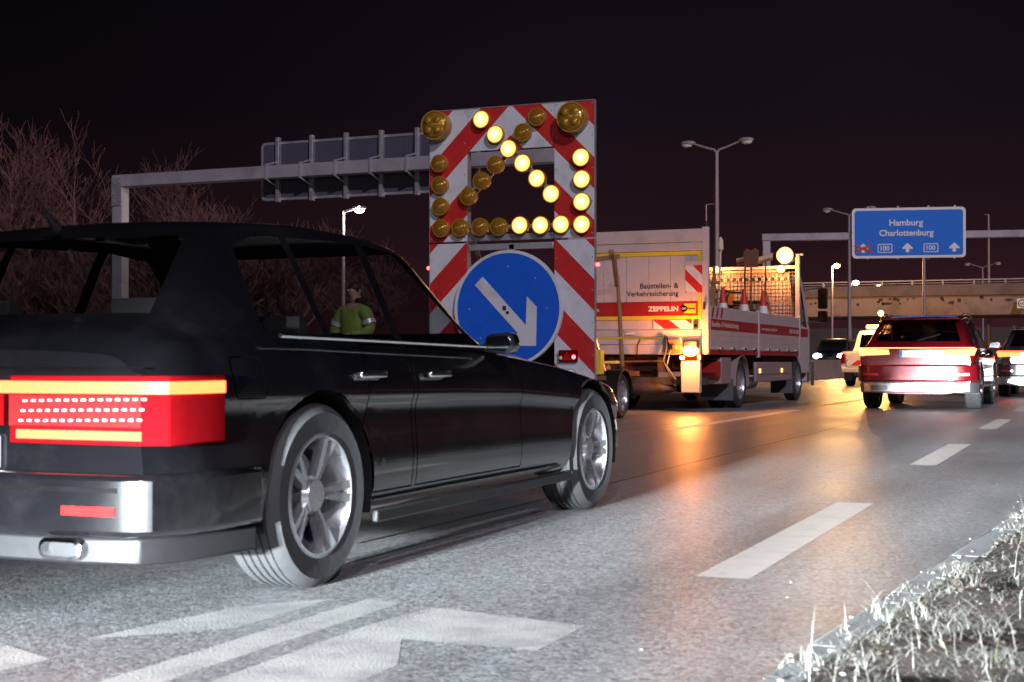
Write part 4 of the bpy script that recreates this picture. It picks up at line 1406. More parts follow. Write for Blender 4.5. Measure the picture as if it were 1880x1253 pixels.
# chassis behind the board
m = MB()
for x in (-0.42, 0.42):
    m.bar((x, 0.15, 0.55), (x, 2.6, 0.55), 0.08, 0.12)
    m.bar((x, 2.6, 0.55), (0.0, 4.1, 0.55), 0.08, 0.12)
m.bar((0, 4.0, 0.55), (0, 4.45, 0.55), 0.10, 0.10)
m.bar((-1.0, 0.2, 0.55), (1.05, 0.2, 0.55), 0.10, 0.12)
m.bar((-0.9, 1.7, 0.33), (0.9, 1.7, 0.33), 0.09, 0.09)
m.build('chassis', 'chassis', tr)
for x in (-0.66, 0.66):
    m = MB()
    m.bar((x, 0.12, 0.5), (x, 0.12, 4.0), 0.07, 0.06)
    m.bar((x, 0.15, 2.6), (x, 1.9, 0.62), 0.05, 0.05)
    m.build('board_strut', 'galv', tr)
m = MB(); m.box(0.35, 1.02, 0.75, 1.5, 0.76, 0.80); m.box(0.92, 1.05, 0.62, 0.75, 0.62, 0.95); m.bar((0.5, 1.0, 1.12), (1.3, 2.6, 1.12), 0.03, 0.03)
m.build('folding_bracket', 'yellow', tr, bevel=0.006)
m = MB(); m.box(-0.35, 0.35, 0.9, 1.6, 0.63, 1.02); m.build('battery_box', 'black', tr, bevel=0.02)
m = MB(); m.lathe([(0.0, -0.3), (0.13, -0.3), (0.14, 0), (0.13, 0.3), (0.0, 0.3)], 'x', c=(0.35, 2.1, 0.62), n=20); m.build('air_tank', 'rust', tr)
for sx in (-1, 1):
    wheel(tr, (sx * 0.90, 1.7, 0.31), 0.31, 0.20, sx, lorry=True)
    m = MB()
    vs, fs = [], []
    for k in range(15):
        t = R(5 + 170 * k / 14)
        for x in (0.78, 1.03):
            for rr in (0.36, 0.372):
                vs.append((sx * x, 1.7 + rr * math.cos(t), 0.31 + rr * math.sin(t)))
    for k in range(14):
        a = 4 * k
        for i, j in ((0, 1), (1, 3), (3, 2), (2, 0)):
            fs.append((a + i, a + j, a + 4 + j, a + 4 + i))
    m.add(vs, fs); m.build('mudguard', 'black', tr)
m = MB(); m.bar((1.08, 0.03, 0.58), (1.20, 0.35, 0.58), 0.04, 0.06); m.bar((1.20, 0.35, 0.58), (0.6, 0.35, 0.58), 0.04, 0.04); m.build('side_bracket', 'rust', tr)

# ------------------------------------------------------------------ wooden squeegee broom leaning on the drawbar frame
bx = thing('push_broom', 'old wooden push broom propped head up between trailer and lorry', 'broom', (-6.62, 19.95, 0.35))
m = MB(); m.tube([(0.02, 0.05, 0.0), (-0.06, 0.10, 1.2), (-0.10, 0.12, 1.72)], [0.035, 0.032, 0.028], 8); m.build('handle', 'wood', bx)
m = MB(); m.bar((-0.10, 0.12, 1.55), (-0.16, 0.12, 2.03), 0.05, 0.10); m.build('head_socket', 'rust', bx, bevel=0.006)
m = MB(); m.bar((-0.50, 0.12, 1.96), (-0.06, 0.12, 2.00), 0.07, 0.07); m.bar((-0.18, 0.12, 1.99), (-0.20, 0.12, 2.10), 0.06, 0.10); m.build('head', 'wood', bx, bevel=0.008)

# ------------------------------------------------------------------ lorry
lo = thing('flatbed_lorry', 'pale flatbed works lorry with raised tail lift and red lettered drop sides', 'lorry', (-7.0, 21.67, 0))
# tail lift: base plate with boards set on it
m = MB(); m.box(-1.25, 1.235, 0.0, 0.05, 1.30, 2.875); m.build('tail_lift', 'lorry', lo, bevel=0.006)
xs = [-1.24, -0.86, -0.48, -0.10, 0.275, 0.63, 0.97, 1.19]
pm = None
for a, b in zip(xs[:-1], xs[1:]):
    m = MB(); m.box(a + 0.003, b - 0.003, -0.022, -0.001, 1.735, 2.455); m.build('tail_board', 'lorry', lo, bevel=0.003)
for z0, z1 in ((2.535, 2.66), (2.668, 2.87)):
    m = MB(); m.box(-1.245, 1.225, -0.028, -0.001, z0, z1); m.build('header_board', 'lorryside', lo, bevel=0.008)
m = MB()
m.box(-1.24, 1.135, -0.026, -0.0005, 2.462, 2.525); m.box(-1.24, 1.135, -0.026, -0.0005, 1.455, 1.512); m.box(1.080, 1.135, -0.0265, -0.0225, 1.5125, 2.4615)
m.build('yellow_border', 'yellow', lo)
m = MB(); m.box(-1.24, 1.078, -0.025, -0.0005, 1.516, 1.730); m.build('red_band', 'lorryred', lo)
text(lo, 'Baustellen- &', 0.63, 0.088, (0.135, -0.024, 1.945))
text(lo, 'Verkehrssicherung', 0.855, 0.105, (-0.09, -0.024, 1.80))
text(lo, 'ZEPPELIN', 0.50, 0.080, (0.262, -0.027, 1.583), mat='textw', bold=0.045)
text(lo, '.com', 0.14, 0.05, (-0.70, -0.027, 1.583), mat='textw')
m = MB(); m.box(0.86, 1.045, -0.0285, -0.0255, 1.545, 1.70); lgp = m.build('rental_patch', 'yellow', lo)
m = MB(); m.lathe([(0.052, -0.030), (0.0, -0.030)], 'y', c=(0.855, 0, 1.622), n=24); m.build('round_logo', 'text', lgp)
text(lgp, 'CAT', 0.070, 0.030, (0.82, -0.0315, 1.607), mat='textw', bold=0.03)
text(lgp, 'Rental', 0.125, 0.042, (0.91, -0.030, 1.602), bold=0.03)
# warning flag and hatch strip
m = MB(); m.box(0.88, 1.150, -0.034, -0.028, 1.87, 2.305)
me = m.mesh('warning_flag', ['white', 'red'], smooth=False); striped(me, 0.34, 0.06, -1); link('warning_flag', me, lo)
m = MB(); m.box(0.875, 1.155, -0.045, -0.027, 2.30, 2.355); m.build('flag_holder', 'lorryside', lo)
for x0, x1 in ((0.35, 0.97), (-1.2, -0.62)):
    m = MB(); m.box(x0, x1, -0.012, -0.001, 1.305, 1.445)
    me = m.mesh('hatch_strip', ['red', 'white'], smooth=False); striped(me, 0.40, 0.1, -1, 0.75); link('hatch_strip', me, lo)
m = MB(); m.box(1.0, 1.08, -0.02, -0.001, 1.30, 1.43); bxx = m.build('switch_box', 'dark', lo, bevel=0.005)
m = MB(); m.lathe([(0.022, -0.024), (0.0, -0.024)], 'y', c=(1.04, 0, 1.35), n=14); m.build('switch_knob', 'conewhite', bxx)
# lower ribbed plates under the lift
for z0, z1, y_ in ((1.18, 1.295, 0.0), (1.06, 1.175, -0.02), (0.90, 1.055, -0.035)):
    m = MB(); m.box(-1.20, 1.12, y_, y_ + 0.05, z0, z1); m.build('lower_plate', 'lorry', lo, bevel=0.015)
m = MB(); m.box(-0.10, 0.05, -0.045, -0.036, 1.22, 1.245); m.build('handle_plate', 'conewhite', lo)
m = MB(); m.box(1.14, 1.25, -0.03, 0.06, 0.90, 2.90); m.build('corner_post', 'lorry', lo, bevel=0.012)
m = MB(); m.lathe([(0.03, -0.05), (0.035, 0.06), (0.02, 0.07)], 'z', c=(1.2, 0.02, 2.92), n=10); m.bar((1.18, -0.045, 1.60), (1.19, -0.045, 1.72), 0.03, 0.03); m.build('post_latch', 'dark', lo)
# chassis
m = MB()
for x in (-0.42, 0.42):
    m.box(x - 0.05, x + 0.05, 0.15, 8.2, 0.62, 0.86)
for y_ in (0.9, 2.9, 4.6, 6.4):
    m.box(-0.38, 0.38, y_, y_ + 0.1, 0.66, 0.82)
m.box(-1.15, 1.15, 0.20, 0.32, 0.42, 0.54)
m.build('chassis', 'chassis', lo)
m = MB(); m.lathe([(0.0, -0.35), (0.16, -0.35), (0.17, 0), (0.16, 0.35), (0.0, 0.35)], 'x', c=(-0.2, 0.75, 0.62), n=20); m.build('air_tank', 'rust', lo)
m = MB(); m.box(-0.9, 0.9, 0.6, 0.68, 0.66, 0.88); m.bar((-0.6, -0.02, 0.78), (0.5, -0.02, 0.80), 0.03, 0.03); m.bar((-0.2, 0.0, 0.6), (0.1, 0.0, 0.6), 0.12, 0.08); m.build('tow_hitch', 'rust', lo)
m = MB()
m.tube([(0.28, -0.06, 1.16), (0.16, -0.10, 1.15), (0.11, -0.10, 1.05), (0.10, -0.08, 0.88)], 0.012, 6)
m.tube([(0.55, -0.05, 1.20), (0.60, -0.12, 1.02), (0.55, -0.14, 0.80), (0.66, -0.16, 0.58), (0.72, -0.10, 0.45)], 0.018, 6)
m.tube([(0.58, -0.05, 1.18), (0.66, -0.12, 0.98), (0.60, -0.14, 0.72), (0.75, -0.14, 0.50)], 0.014, 6)
m.build('cable', 'black', lo)
m = MB(); m.box(0.60, 0.80, -0.09, -0.036, 0.92, 1.14); m.lathe([(0.0, -0.16), (0.04, -0.155), (0.045, -0.09)], 'y', c=(0.73, 0, 1.02), n=14); m.build('socket', 'rust', lo, bevel=0.01)
# rear lamp stack
m = MB(); m.box(0.82, 1.13, -0.10, 0.02, 0.30, 0.80); m.build('lamp_bracket', 'lorry', lo, bevel=0.015)
m = MB(); m.box(0.86, 1.10, -0.13, 0.0, 0.995, 1.12); hb = m.build('beacon', 'black', lo, bevel=0.02)
m = MB(); m.sphere((0.99, -0.14, 0.955), 0.10, 16, sc=(1.3, 0.7, 0.9)); m.build('beacon_lens', 'e_amber', hb)
m = MB(); m.sphere((0.85, -0.12, 0.85), 0.035, 12, sc=(1.3, 0.6, 1)); m.sphere((1.12, -0.12, 0.85), 0.04, 12, sc=(0.7, 0.6, 1.2)); m.build('indicator', 'e_amber', lo)
m = MB(); m.box(0.80, 1.16, -0.11, 0.0, 0.805, 0.90); m.build('rear_lamp', 'tailred', lo, bevel=0.012)
add_light('beacon_light', 'POINT', (-7.0 + 0.99, 21.67 - 0.27, 0.975), (0, 0, 0), 150, (1.0, 0.30, 0.06), shadow_soft_size=0.09)
m = MB(); m.sphere((0.15, 0.3, 0.36), 0.17, 14, sc=(3.0, 0.9, 0.7)); m.build('axle', 'chassis', lo)
# bed with drop sides
m = MB(); m.box(-1.22, 1.22, 0.06, 7.08, 0.92, 1.02); m.build('bed_floor', 'wood', lo)
for (y0, y1) in ((0.075, 3.36), (3.50, 7.02)):
    for sx in (-1, 1):
        m = MB()
        zs3 = [0.975, 1.20, 1.29, 1.46, 1.665]
        m.box(min(sx * 1.225, sx * 1.25), max(sx * 1.225, sx * 1.25), y0, y1, 0.975, 1.665)
        d = m.build('drop_side', 'lorryside', lo, bevel=0.004)
        m = MB()
        for z0, z1 in ((0.985, 1.095), (1.102, 1.20), (1.207, 1.287), (1.463, 1.56), (1.567, 1.655)):
            m.box(min(sx * 1.2502, sx * 1.254), max(sx * 1.2502, sx * 1.254), y0 + 0.02, y1 - 0.02, z0, z1)
        m.build('side_profile', 'lorryside', d, bevel=0.002)
        m = MB(); m.box(min(sx * 1.2502, sx * 1.256), max(sx * 1.2502, sx * 1.256), y0 + 0.025, y1 - 0.02, 1.29, 1.46); m.build('red_band', 'lorryred', d)
        if sx > 0:
            q = None
            for k in range(4):
                yy = y0 + 0.55 + k * (y1 - y0 - 0.7) / 3.3
                if q is None:
                    m = MB(); m.lathe([(0.032, 1.251), (0.03, 1.30), (0.015, 1.31), (0, 1.31)], 'x', c=(0, 0, 1.0), n=10); m.bar((1.27, 0.0, 1.0), (1.27, 0.16, 0.99), 0.03, 0.03)
                    q = o = m.build('latch', 'chrome', d)
                else:
                    o = q.copy(); col.objects.link(o)
                o.location = (0, yy, 0)
EYZ = dict(ex=(0, 1, 0), ey=(0, 0, 1))
text(lo, 'Baustellen- & Verkehrssicherung', 1.75, 0.115, (1.258, 0.13, 1.315), mat='textw', **EYZ)
text(lo, 'www.zeppelin-rental.com', 1.30, 0.075, (1.258, 3.62, 1.335), mat='textw', **EYZ)
text(lo, '0800-1805 8888', 0.9, 0.085, (1.258, 6.02, 1.335), mat='textw', **EYZ)
m = MB()
for y_ in (0.12, 0.40, 0.68):
    m.prism([(y_, 1.49), (y_ + 0.10, 1.49), (y_ + 0.20, 1.65), (y_ + 0.10, 1.65)], 'x', 1.2545, 1.257)
m.build('slanted_bars', 'lorryred', lo)
for sx in (-1, 1):
    for y_ in (3.43, 7.06):
        m = MB(); m.box(min(sx * 1.20, sx * 1.268), max(sx * 1.20, sx * 1.268), y_ - 0.05, y_ + 0.035, 0.86, 1.70); m.build('stanchion', 'lorry', lo, bevel=0.008)
    m = MB(); m.box(min(sx * 1.10, sx * 1.247), max(sx * 1.10, sx * 1.247), 0.06, 7.08, 0.90, 0.968); m.build('side_rail', 'lorryred', lo)
# headboard with wire grid, lamp bar
m = MB(); m.box(-1.2, 1.2, 7.09, 7.12, 1.02, 1.30); m.build('headboard', 'lorryside', lo)
m = MB()
for x in np.linspace(-1.18, 1.18, 34):
    m.bar((x, 7.10, 1.30), (x, 7.10, 2.62), 0.010, 0.010)
for z in np.linspace(1.34, 2.60, 19):
    m.bar((-1.18, 7.098, z), (1.18, 7.098, z), 0.010, 0.010)
tag(m.build('wire_grid', 'dark', lo), kind='stuff')
for x in (-1.2, 1.21):
    m = MB(); m.box(x - 0.045, x + 0.045, 7.05, 7.14, 1.30, 2.97); m.build('grid_post', 'lorry', lo, bevel=0.008)
m = MB(); m.bar((-1.16, 7.095, 2.70), (1.165, 7.095, 2.70), 0.06, 0.06); m.bar((1.16, 7.095, 2.95), (1.32, 7.095, 2.95), 0.05, 0.04); m.build('lamp_bar', 'lorry', lo)
m = MB(); m.lathe([(0.178, 7.10), (0.19, 7.08), (0.19, 7.02), (0.175, 7.0)], 'y', c=(0.97, 0, 2.94), n=32); fl = m.build('round_flasher', 'black', lo)
m = MB(); m.lathe([(0.176, 7.005), (0.15, 6.985), (0.0, 6.975)], 'y', c=(0.97, 0, 2.94), n=32); m.build('flasher_lens', 'e_amberdisc', fl)
m = MB()
for dx, dz in ((-0.065, 0.06), (0.065, 0.06), (-0.065, -0.06), (0.065, -0.06)):
    m.lathe([(0.055, 6.976), (0.03, 6.968), (0.0, 6.966)], 'y', c=(0.97 + dx, 0, 2.94 + dz), n=16)
m.build('flasher_cells', 'e_flashcell', fl)
for x, z in ((0.89, 2.66), (-0.47, 2.68)):
    m = MB(); m.sphere((x, 7.0, z), 0.075, 14, sc=(1.1, 0.8, 1.0)); m.build('beacon_lens', 'e_amber', lo)
    add_light('beacon_light', 'POINT', (-7.0 + x, 21.67 + 6.75, z), (0, 0, 0), 80, (1.0, 0.33, 0.07), shadow_soft_size=0.07)
# side guard, boxes, mudflaps
m = MB(); m.box(1.16, 1.22, 3.35, 6.45, 0.42, 0.78); sk = m.build('side_guard', 'skirt', lo, bevel=0.02)
m = MB(); m.box(1.2205, 1.235, 3.40, 6.2, 0.56, 0.67); m.build('guard_strip', 'skirt', sk, bevel=0.004)
for y_ in (3.50, 5.35):
    m = MB(); m.box(1.236, 1.252, y_, y_ + 0.10, 0.58, 0.66); m.build('side_marker', 'e_amber2', sk, bevel=0.006)
m = MB(); m.box(0.80, 1.20, 0.95, 1.62, 0.42, 0.86); m.build('storage_box', 'skirt', lo, bevel=0.02)
m = MB(); m.prism([(0.55, 0.62), (0.9, 0.50), (1.1, 0.62), (1.1, 0.80), (0.75, 0.78)], 'x', 0.9, 1.19); m.build('rear_corner_guard', 'lorryred', lo, bevel=0.012)
for sx in (-1, 1):
    m = MB(); m.box(sx * 0.93 - 0.28, sx * 0.93 + 0.28, 1.70, 1.725, 0.14, 0.50); m.build('mudflap', 'flap', lo)
    m = MB(); m.box(sx * 0.98 - 0.22, sx * 0.98 + 0.22, 6.60, 6.62, 0.16, 0.48); m.build('mudflap', 'flap', lo)
    m = MB()
    vs, fs = [], []
    for k in range(19):
        t = R(-5 + 190 * k / 18)
        for x in (0.72, 1.24):
            for rr in (0.47, 0.485):
                vs.append((sx * x, 2.25 + rr * math.cos(t), 0.42 + rr * math.sin(t)))
    for k in range(18):
        a = 4 * k
        for i, j in ((0, 1), (1, 3), (3, 2), (2, 0)):
            fs.append((a + i, a + j, a + 4 + j, a + 4 + i))
    m.add(vs, fs); m.build('mudguard', 'skirt', lo)
    wheel(lo, (sx * 1.09, 2.25, 0.41), 0.41, 0.24, sx, lorry=True)
    wheel(lo, (sx * 0.80, 2.25, 0.41), 0.41, 0.24, sx, lorry=True)
    wheel(lo, (sx * 1.06, 7.25, 0.41), 0.41, 0.24, sx, lorry=True)
m = MB(); m.lathe([(0.0, -0.3), (0.17, -0.3), (0.18, 0), (0.17, 0.3), (0.0, 0.3)], 'y', c=(0.75, 3.6, 0.40), n=18)
for k in range(6):
    m.lathe([(0.13, -0.02), (0.15, 0.0), (0.13, 0.02)], 'y', c=(0.75, 4.3 + k * 0.12, 0.42), n=16, closed=True)
m.build('exhaust', 'galv', lo)
# cab
CY = 7.16
prof = [(0.0, 0.55), (1.50, 0.55), (1.60, 0.70), (1.60, 1.30), (1.56, 1.55), (1.32, 2.38), (1.18, 2.58), (0.06, 2.60), (0.0, 2.52)]
bm = bmesh.new()
nseg = 14
def cab_x(z):
    return 1.12 if z < 1.6 else 1.12 - 0.10 * (z - 1.6)
pts2 = []
for i in range(len(prof)):
    a, b = prof[i], prof[(i + 1) % len(prof)]
    for k in range(6):
        pts2.append((a[0] + (b[0] - a[0]) * k / 6, a[1] + (b[1] - a[1]) * k / 6))
R1 = [bm.verts.new((cab_x(z), CY + y, z)) for y, z in pts2]
R0 = [bm.verts.new((-cab_x(z), CY + y, z)) for y, z in pts2]
n_ = len(pts2)
for i in range(n_):
    bm.faces.new((R0[i], R0[(i + 1) % n_], R1[(i + 1) % n_], R1[i]))
bm.faces.new(R1[::-1]); bm.faces.new(R0)
bmesh.ops.recalc_face_normals(bm, faces=bm.faces)
bm.normal_update()
side = lambda sg: (lambda f: abs(f.normal.x) > 0.8 and f.calc_center_median().x * sg > 0.5)
for sg in (1, -1):
    fs = cut_region(bm, circle_poly(7.25, 0.41, 0.50), (1, 2), side(sg))
    bmesh.ops.delete(bm, geom=fs, context='FACES')
    fs = cut_region(bm, [(CY + 0.22, 1.60), (CY + 1.36, 1.50), (CY + 1.12, 2.36), (CY + 0.22, 2.38)], (1, 2), side(sg))
    extract(bm, fs, 'side_window', 'glassdark', lo)
    fs = cut_region(bm, [(CY + 0.18, 1.30), (CY + 1.45, 1.30), (CY + 1.45, 1.47), (CY + 0.18, 1.47)], (1, 2), side(sg))
    extract(bm, fs, 'red_band', 'lorryred', lo, 0.001)
    fs = cut_region(bm, [(CY + 0.55, 0.85), (CY + 1.50, 0.80), (CY + 1.50, 1.28), (CY + 0.20, 1.28), (CY + 0.20, 1.0)], (1, 2), side(sg))
    extract(bm, fs, 'door', 'lorry', lo, 0.002)
fs = cut_region(bm, [(-0.98, 1.56), (0.98, 1.56), (0.94, 2.34), (-0.94, 2.34)], (0, 2), lambda f: f.normal.y > 0.3)
extract(bm, fs, 'windscreen', 'glassdark', lo)
me = bpy.data.meshes.new('cab')
bm.to_mesh(me); bm.free()
me.materials.append(MT['lorry']); finish(me, True, 30)
link('cab', me, lo)
m = MB(); m.box(-0.9, 0.9, CY + 0.05, CY + 0.12, 2.603, 2.66)
m.build('roof_ledge', 'lorryside', lo)
ck = None
m0, m1 = MB(), MB()
for k in range(30):
    (m0 if k % 2 else m1).box(-1.0 + k * 0.066, -1.0 + (k + 1) * 0.066 - 0.001, CY - 0.008, CY - 0.003, 2.44, 2.50)
m0.mi = [0] * len(m0.f)
m1.mi = [1] * len(m1.f)
o_ = len(m0.v); m0.v += m1.v; m0.f += [tuple(i + o_ for i in f) for f in m1.f]; m0.mi += m1.mi
m0.build('checker_strip', ['text', 'conewhite'], lo)
m = MB()
m.bar((1.10, CY + 1.42, 2.30), (1.42, CY + 1.50, 2.36), 0.03, 0.03); m.bar((1.10, CY + 1.45, 1.62), (1.42, CY + 1.50, 1.62), 0.03, 0.03)
m.build('mirror_arm', 'dark', lo)
for z0, z1 in ((1.90, 2.34), (1.62, 1.86)):
    m = MB(); m.box(1.32, 1.52, CY + 1.46, CY + 1.56, z0, z1); o = m.build('mirror', 'black', lo, bevel=0.03)
    m = MB(); m.box(1.335, 1.505, CY + 1.452, CY + 1.458, z0 + 0.02, z1 - 0.02); m.build('mirror_glass', 'mirrorglass', o)
m = MB(); m.prism([(CY + 1.1, 2.42), (CY + 1.75, 2.28), (CY + 1.78, 2.33), (CY + 1.1, 2.50)], 'x', -1.0, 1.0); m.build('sun_visor', 'glassdark', lo)
m = MB(); m.box(-1.1, 1.1, CY + 1.605, CY + 1.68, 0.35, 0.75); m.build('bumper', 'lorry', lo, bevel=0.03)
m = MB(); m.bar((1.05, CY + 1.55, 0.75), (1.23, CY + 1.55, 0.75), 0.05, 0.05); m.box(1.16, 1.20, CY + 1.5, CY + 1.66, 0.28, 0.72); m.build('front_flap', 'flap', lo)

# ------------------------------------------------------------------ load on the bed (things of their own)
def cone(x, y, label, z=1.022):
    t = thing('traffic_cone', label, 'traffic cone', (x, y, z), 0, 'traffic cones standing on the lorry bed')
    m = MB(); m.box(-0.22, 0.22, -0.22, 0.22, 0, 0.05); m.build('foot', 'dark', t, bevel=0.02)
    zs_ = [0.05, 0.36, 0.60, 0.86, 1.12]
    rad = lambda z: 0.185 - 0.155 * (z - 0.05) / 1.07
    bands = [('cone_body', 'conered', 0.05, 0.36), ('cone_sleeve', 'conewhite', 0.36, 0.50), ('cone_body', 'conered', 0.50, 0.62), ('cone_sleeve', 'conewhite', 0.62, 0.83), ('cone_body', 'conered', 0.83, 1.12)]
    for nm, mt, a, b in bands:
        e = 0.003 if mt == 'conewhite' else 0
        m = MB(); m.lathe([(rad(a) + e, a), (rad(b) + e, b)] + ([(0.02, b + 0.004), (0.0, b + 0.004)] if b > 1.1 else []), 'z', n=24)
        m.build(nm, mt, t)
cone(-6.10, 27.0, 'traffic cone nearest the lorry cab')
cone(-6.28, 26.2, 'middle traffic cone below the black handle loop')
cone(-6.48, 25.4, 'traffic cone nearest the raised tail lift')
def broom(x, y, z, h, label, hd, tilt):
    t = thing('upright_broom', label, 'broom', (x, y, z), 0, 'brooms standing head up on the bed')
    m = MB(); m.tube([(0, 0, 0), (tilt, 0.02, h)], 0.016, 8); m.build('handle', 'rust', t)
    m = MB(); m.bar((tilt - hd, 0.02, h - 0.02), (tilt + hd, 0.02, h + 0.06), 0.07, 0.05); hb_ = m.build('head', 'wood', t, bevel=0.006)
    m = MB()
    for k in range(16):
        u = -hd + 2 * hd * (k + 0.5) / 16
        zz = h + 0.02 + 0.04 * u / hd
        for dy in (-0.02, 0.02):
            m.tube([(tilt + u, 0.02 + dy, zz), (tilt + u * 1.12, 0.02 + dy * 1.6, zz + 0.11)], [0.012, 0.006], 4)
    tag(m.build('bristles', 'bristle', hb_), kind='stuff')
broom(-6.62, 27.5, 1.022, 1.70, 'upturned broom with pale bristles left of the shovel blade', 0.16, 0.05)
broom(-6.20, 27.55, 1.022, 1.72, 'upturned broom with pale bristles under the round flasher', 0.13, 0.02)
sh = thing('shovel', 'rusty shovel standing blade up between two brooms', 'shovel', (-6.42, 27.3, 1.022))
m = MB(); m.tube([(0, 0, 0), (0.02, 0, 1.62)], 0.018, 8); m.build('handle', 'rust', sh)
m = MB(); m.prism([(-0.12, 1.60), (0.16, 1.60), (0.17, 1.92), (0.10, 1.97), (0.02, 1.93), (-0.07, 1.97), (-0.13, 1.90)], 'y', -0.01, 0.01); m.build('blade', 'rust', sh, bevel=0.004)
tk = thing('hand_trolley', 'black tubular hand trolley standing behind the middle cone', 'hand trolley', (-6.62, 27.0, 1.022))
m = MB()
m.tube([(-0.19, 0, 0.1), (-0.19, 0.02, 1.0), (-0.15, 0.03, 1.10), (0.15, 0.03, 1.10), (0.19, 0.02, 1.0), (0.19, 0, 0.1)], 0.018, 8)
for z in (0.3, 0.6, 0.85):
    m.tube([(-0.19, 0, z), (0.19, 0, z)], 0.014, 6)
m.build('frame', 'black', tk)
m = MB(); m.box(-0.18, 0.18, -0.25, 0.0, 0.06, 0.075); m.build('toe_plate', 'dark', tk)
for s_ in (-1, 1):
    m = MB(); m.lathe([(0.0, -0.03), (0.11, -0.03), (0.11, 0.03), (0.0, 0.03)], 'x', c=(s_ * 0.24, 0.06, 0.11), n=18); m.build('wheel', 'rubber', tk)
rk = thing('wooden_rack', 'brown ladder-like wooden rack beside the tail lift', 'rack', (-7.1, 26.0, 1.022))
m = MB()
for x in (-0.32, 0.30):
    m.bar((x, 0, 0), (x, 0, 1.55), 0.06, 0.06)
m.bar((0.30, -0.35, 0.0), (0.28, 0.05, 1.35), 0.08, 0.04)
m.build('upright', 'wood', rk)
for z in (0.35, 0.75, 0.92, 1.08, 1.22):
    m = MB(); m.box(-0.38, 0.40, -0.045, 0.045, z, z + 0.05); m.build('slat', 'wood', rk, bevel=0.004)
for i, (x0, x1, y_, h) in enumerate(((-7.95, -7.0, 28.1, 1.15), (-6.9, -6.30, 28.15, 0.92))):
    ct = thing('equipment_crate', ('wide dark brown equipment crate against the headboard', 'narrow dark brown equipment crate beside the wide one')[i], 'crate', ((x0 + x1) / 2, y_, 1.022))
    w_ = (x1 - x0) / 2
    m = MB(); m.box(-w_, w_, -0.3, 0.3, 0.0, h); m.build('case', 'rust', ct, bevel=0.02)
    m = MB(); m.box(-w_ - 0.015, w_ + 0.015, -0.315, 0.315, h + 0.002, h + 0.05); m.build('lid', 'dark', ct, bevel=0.015)
    for dx in (-w_ * 0.5, w_ * 0.5):
        m = MB(); m.box(dx - 0.03, dx + 0.03, -0.325, -0.302, h - 0.12, h - 0.02); m.build('clasp', 'galv', ct)
for i, (x, h, dx) in enumerate(((-6.85, 1.95, 0.06), (-7.05, 1.80, -0.03))):
    m = MB(); m.tube([(0, 0, 0), (dx, 0.05, h)], 0.022, 8); m.lathe([(0.02, 0), (0.055, 0.05), (0.05, 0.22), (0.02, 0.28)], 'z', c=(dx, 0.05, h - 0.1), n=10)
    tag(m.build('signal_rod', 'bristle', loc=(x, 26.4, 1.022)), ('pale topped rod standing upright by the rack', 'shorter pale topped rod behind the wooden rack')[i], 'rod')
m = MB(); m.tube([(0, 0, 0), (-0.30, 0, 1.30)], 0.018, 6)
tag(m.build('long_stick', 'wood', loc=(-5.98, 27.9, 1.022)), 'bare wooden stick leaning on the wire grid', 'stick')
m = MB()
m.prism([(-0.3, 0), (0.35, 0), (0.40, 0.62), (0.1, 0.75), (-0.25, 0.66)], 'y', -0.25, 0.25)
tag(m.build('load_sack', 'flap', loc=(-6.30, 28.2, 1.022), bevel=0.08), 'grey sack lying at the foot of the grid post', 'sack')
# ------------------------------------------------------------------ dark passing car
def estate_shell():
    L = 4.70
    zt = [(0.0, 0.80), (0.03, 0.86), (0.10, 0.90), (0.22, 0.93), (0.62, 1.27), (0.80, 1.305), (1.25, 1.335), (1.75, 1.330), (2.00, 1.300), (2.66, 0.895), (3.4, 0.83), (4.2, 0.735), (4.52, 0.66), (4.66, 0.56), (4.70, 0.50)]
    zb = [(0.0, 0.76), (0.10, 0.865), (0.6, 0.872), (2.0, 0.845), (2.66, 0.825), (3.4, 0.765), (4.2, 0.67), (4.52, 0.60), (4.70, 0.46)]
    wr = [(0.0, 0.70), (0.2, 0.70), (0.62, 0.60), (1.0, 0.62), (1.9, 0.63), (2.66, 0.70), (3.4, 0.66), (4.7, 0.50)]
    wf = [(0.0, 0.79), (0.05, 0.84), (0.15, 0.875), (0.45, 0.905), (0.9, 0.915), (2.0, 0.905), (3.8, 0.91), (4.25, 0.875), (4.5, 0.78), (4.66, 0.62), (4.70, 0.5)]
    zs = [(0.0, 0.30), (0.5, 0.25), (4.3, 0.25), (4.7, 0.30)]
    return car_shell(L, 0.915, zt, zb, wr, wf, zs, zu=0.19)
dc = thing('dark_car', 'dark low passing car with glowing red tail lights next to the lane markings', 'car', (-3.46, 3.50, 0))
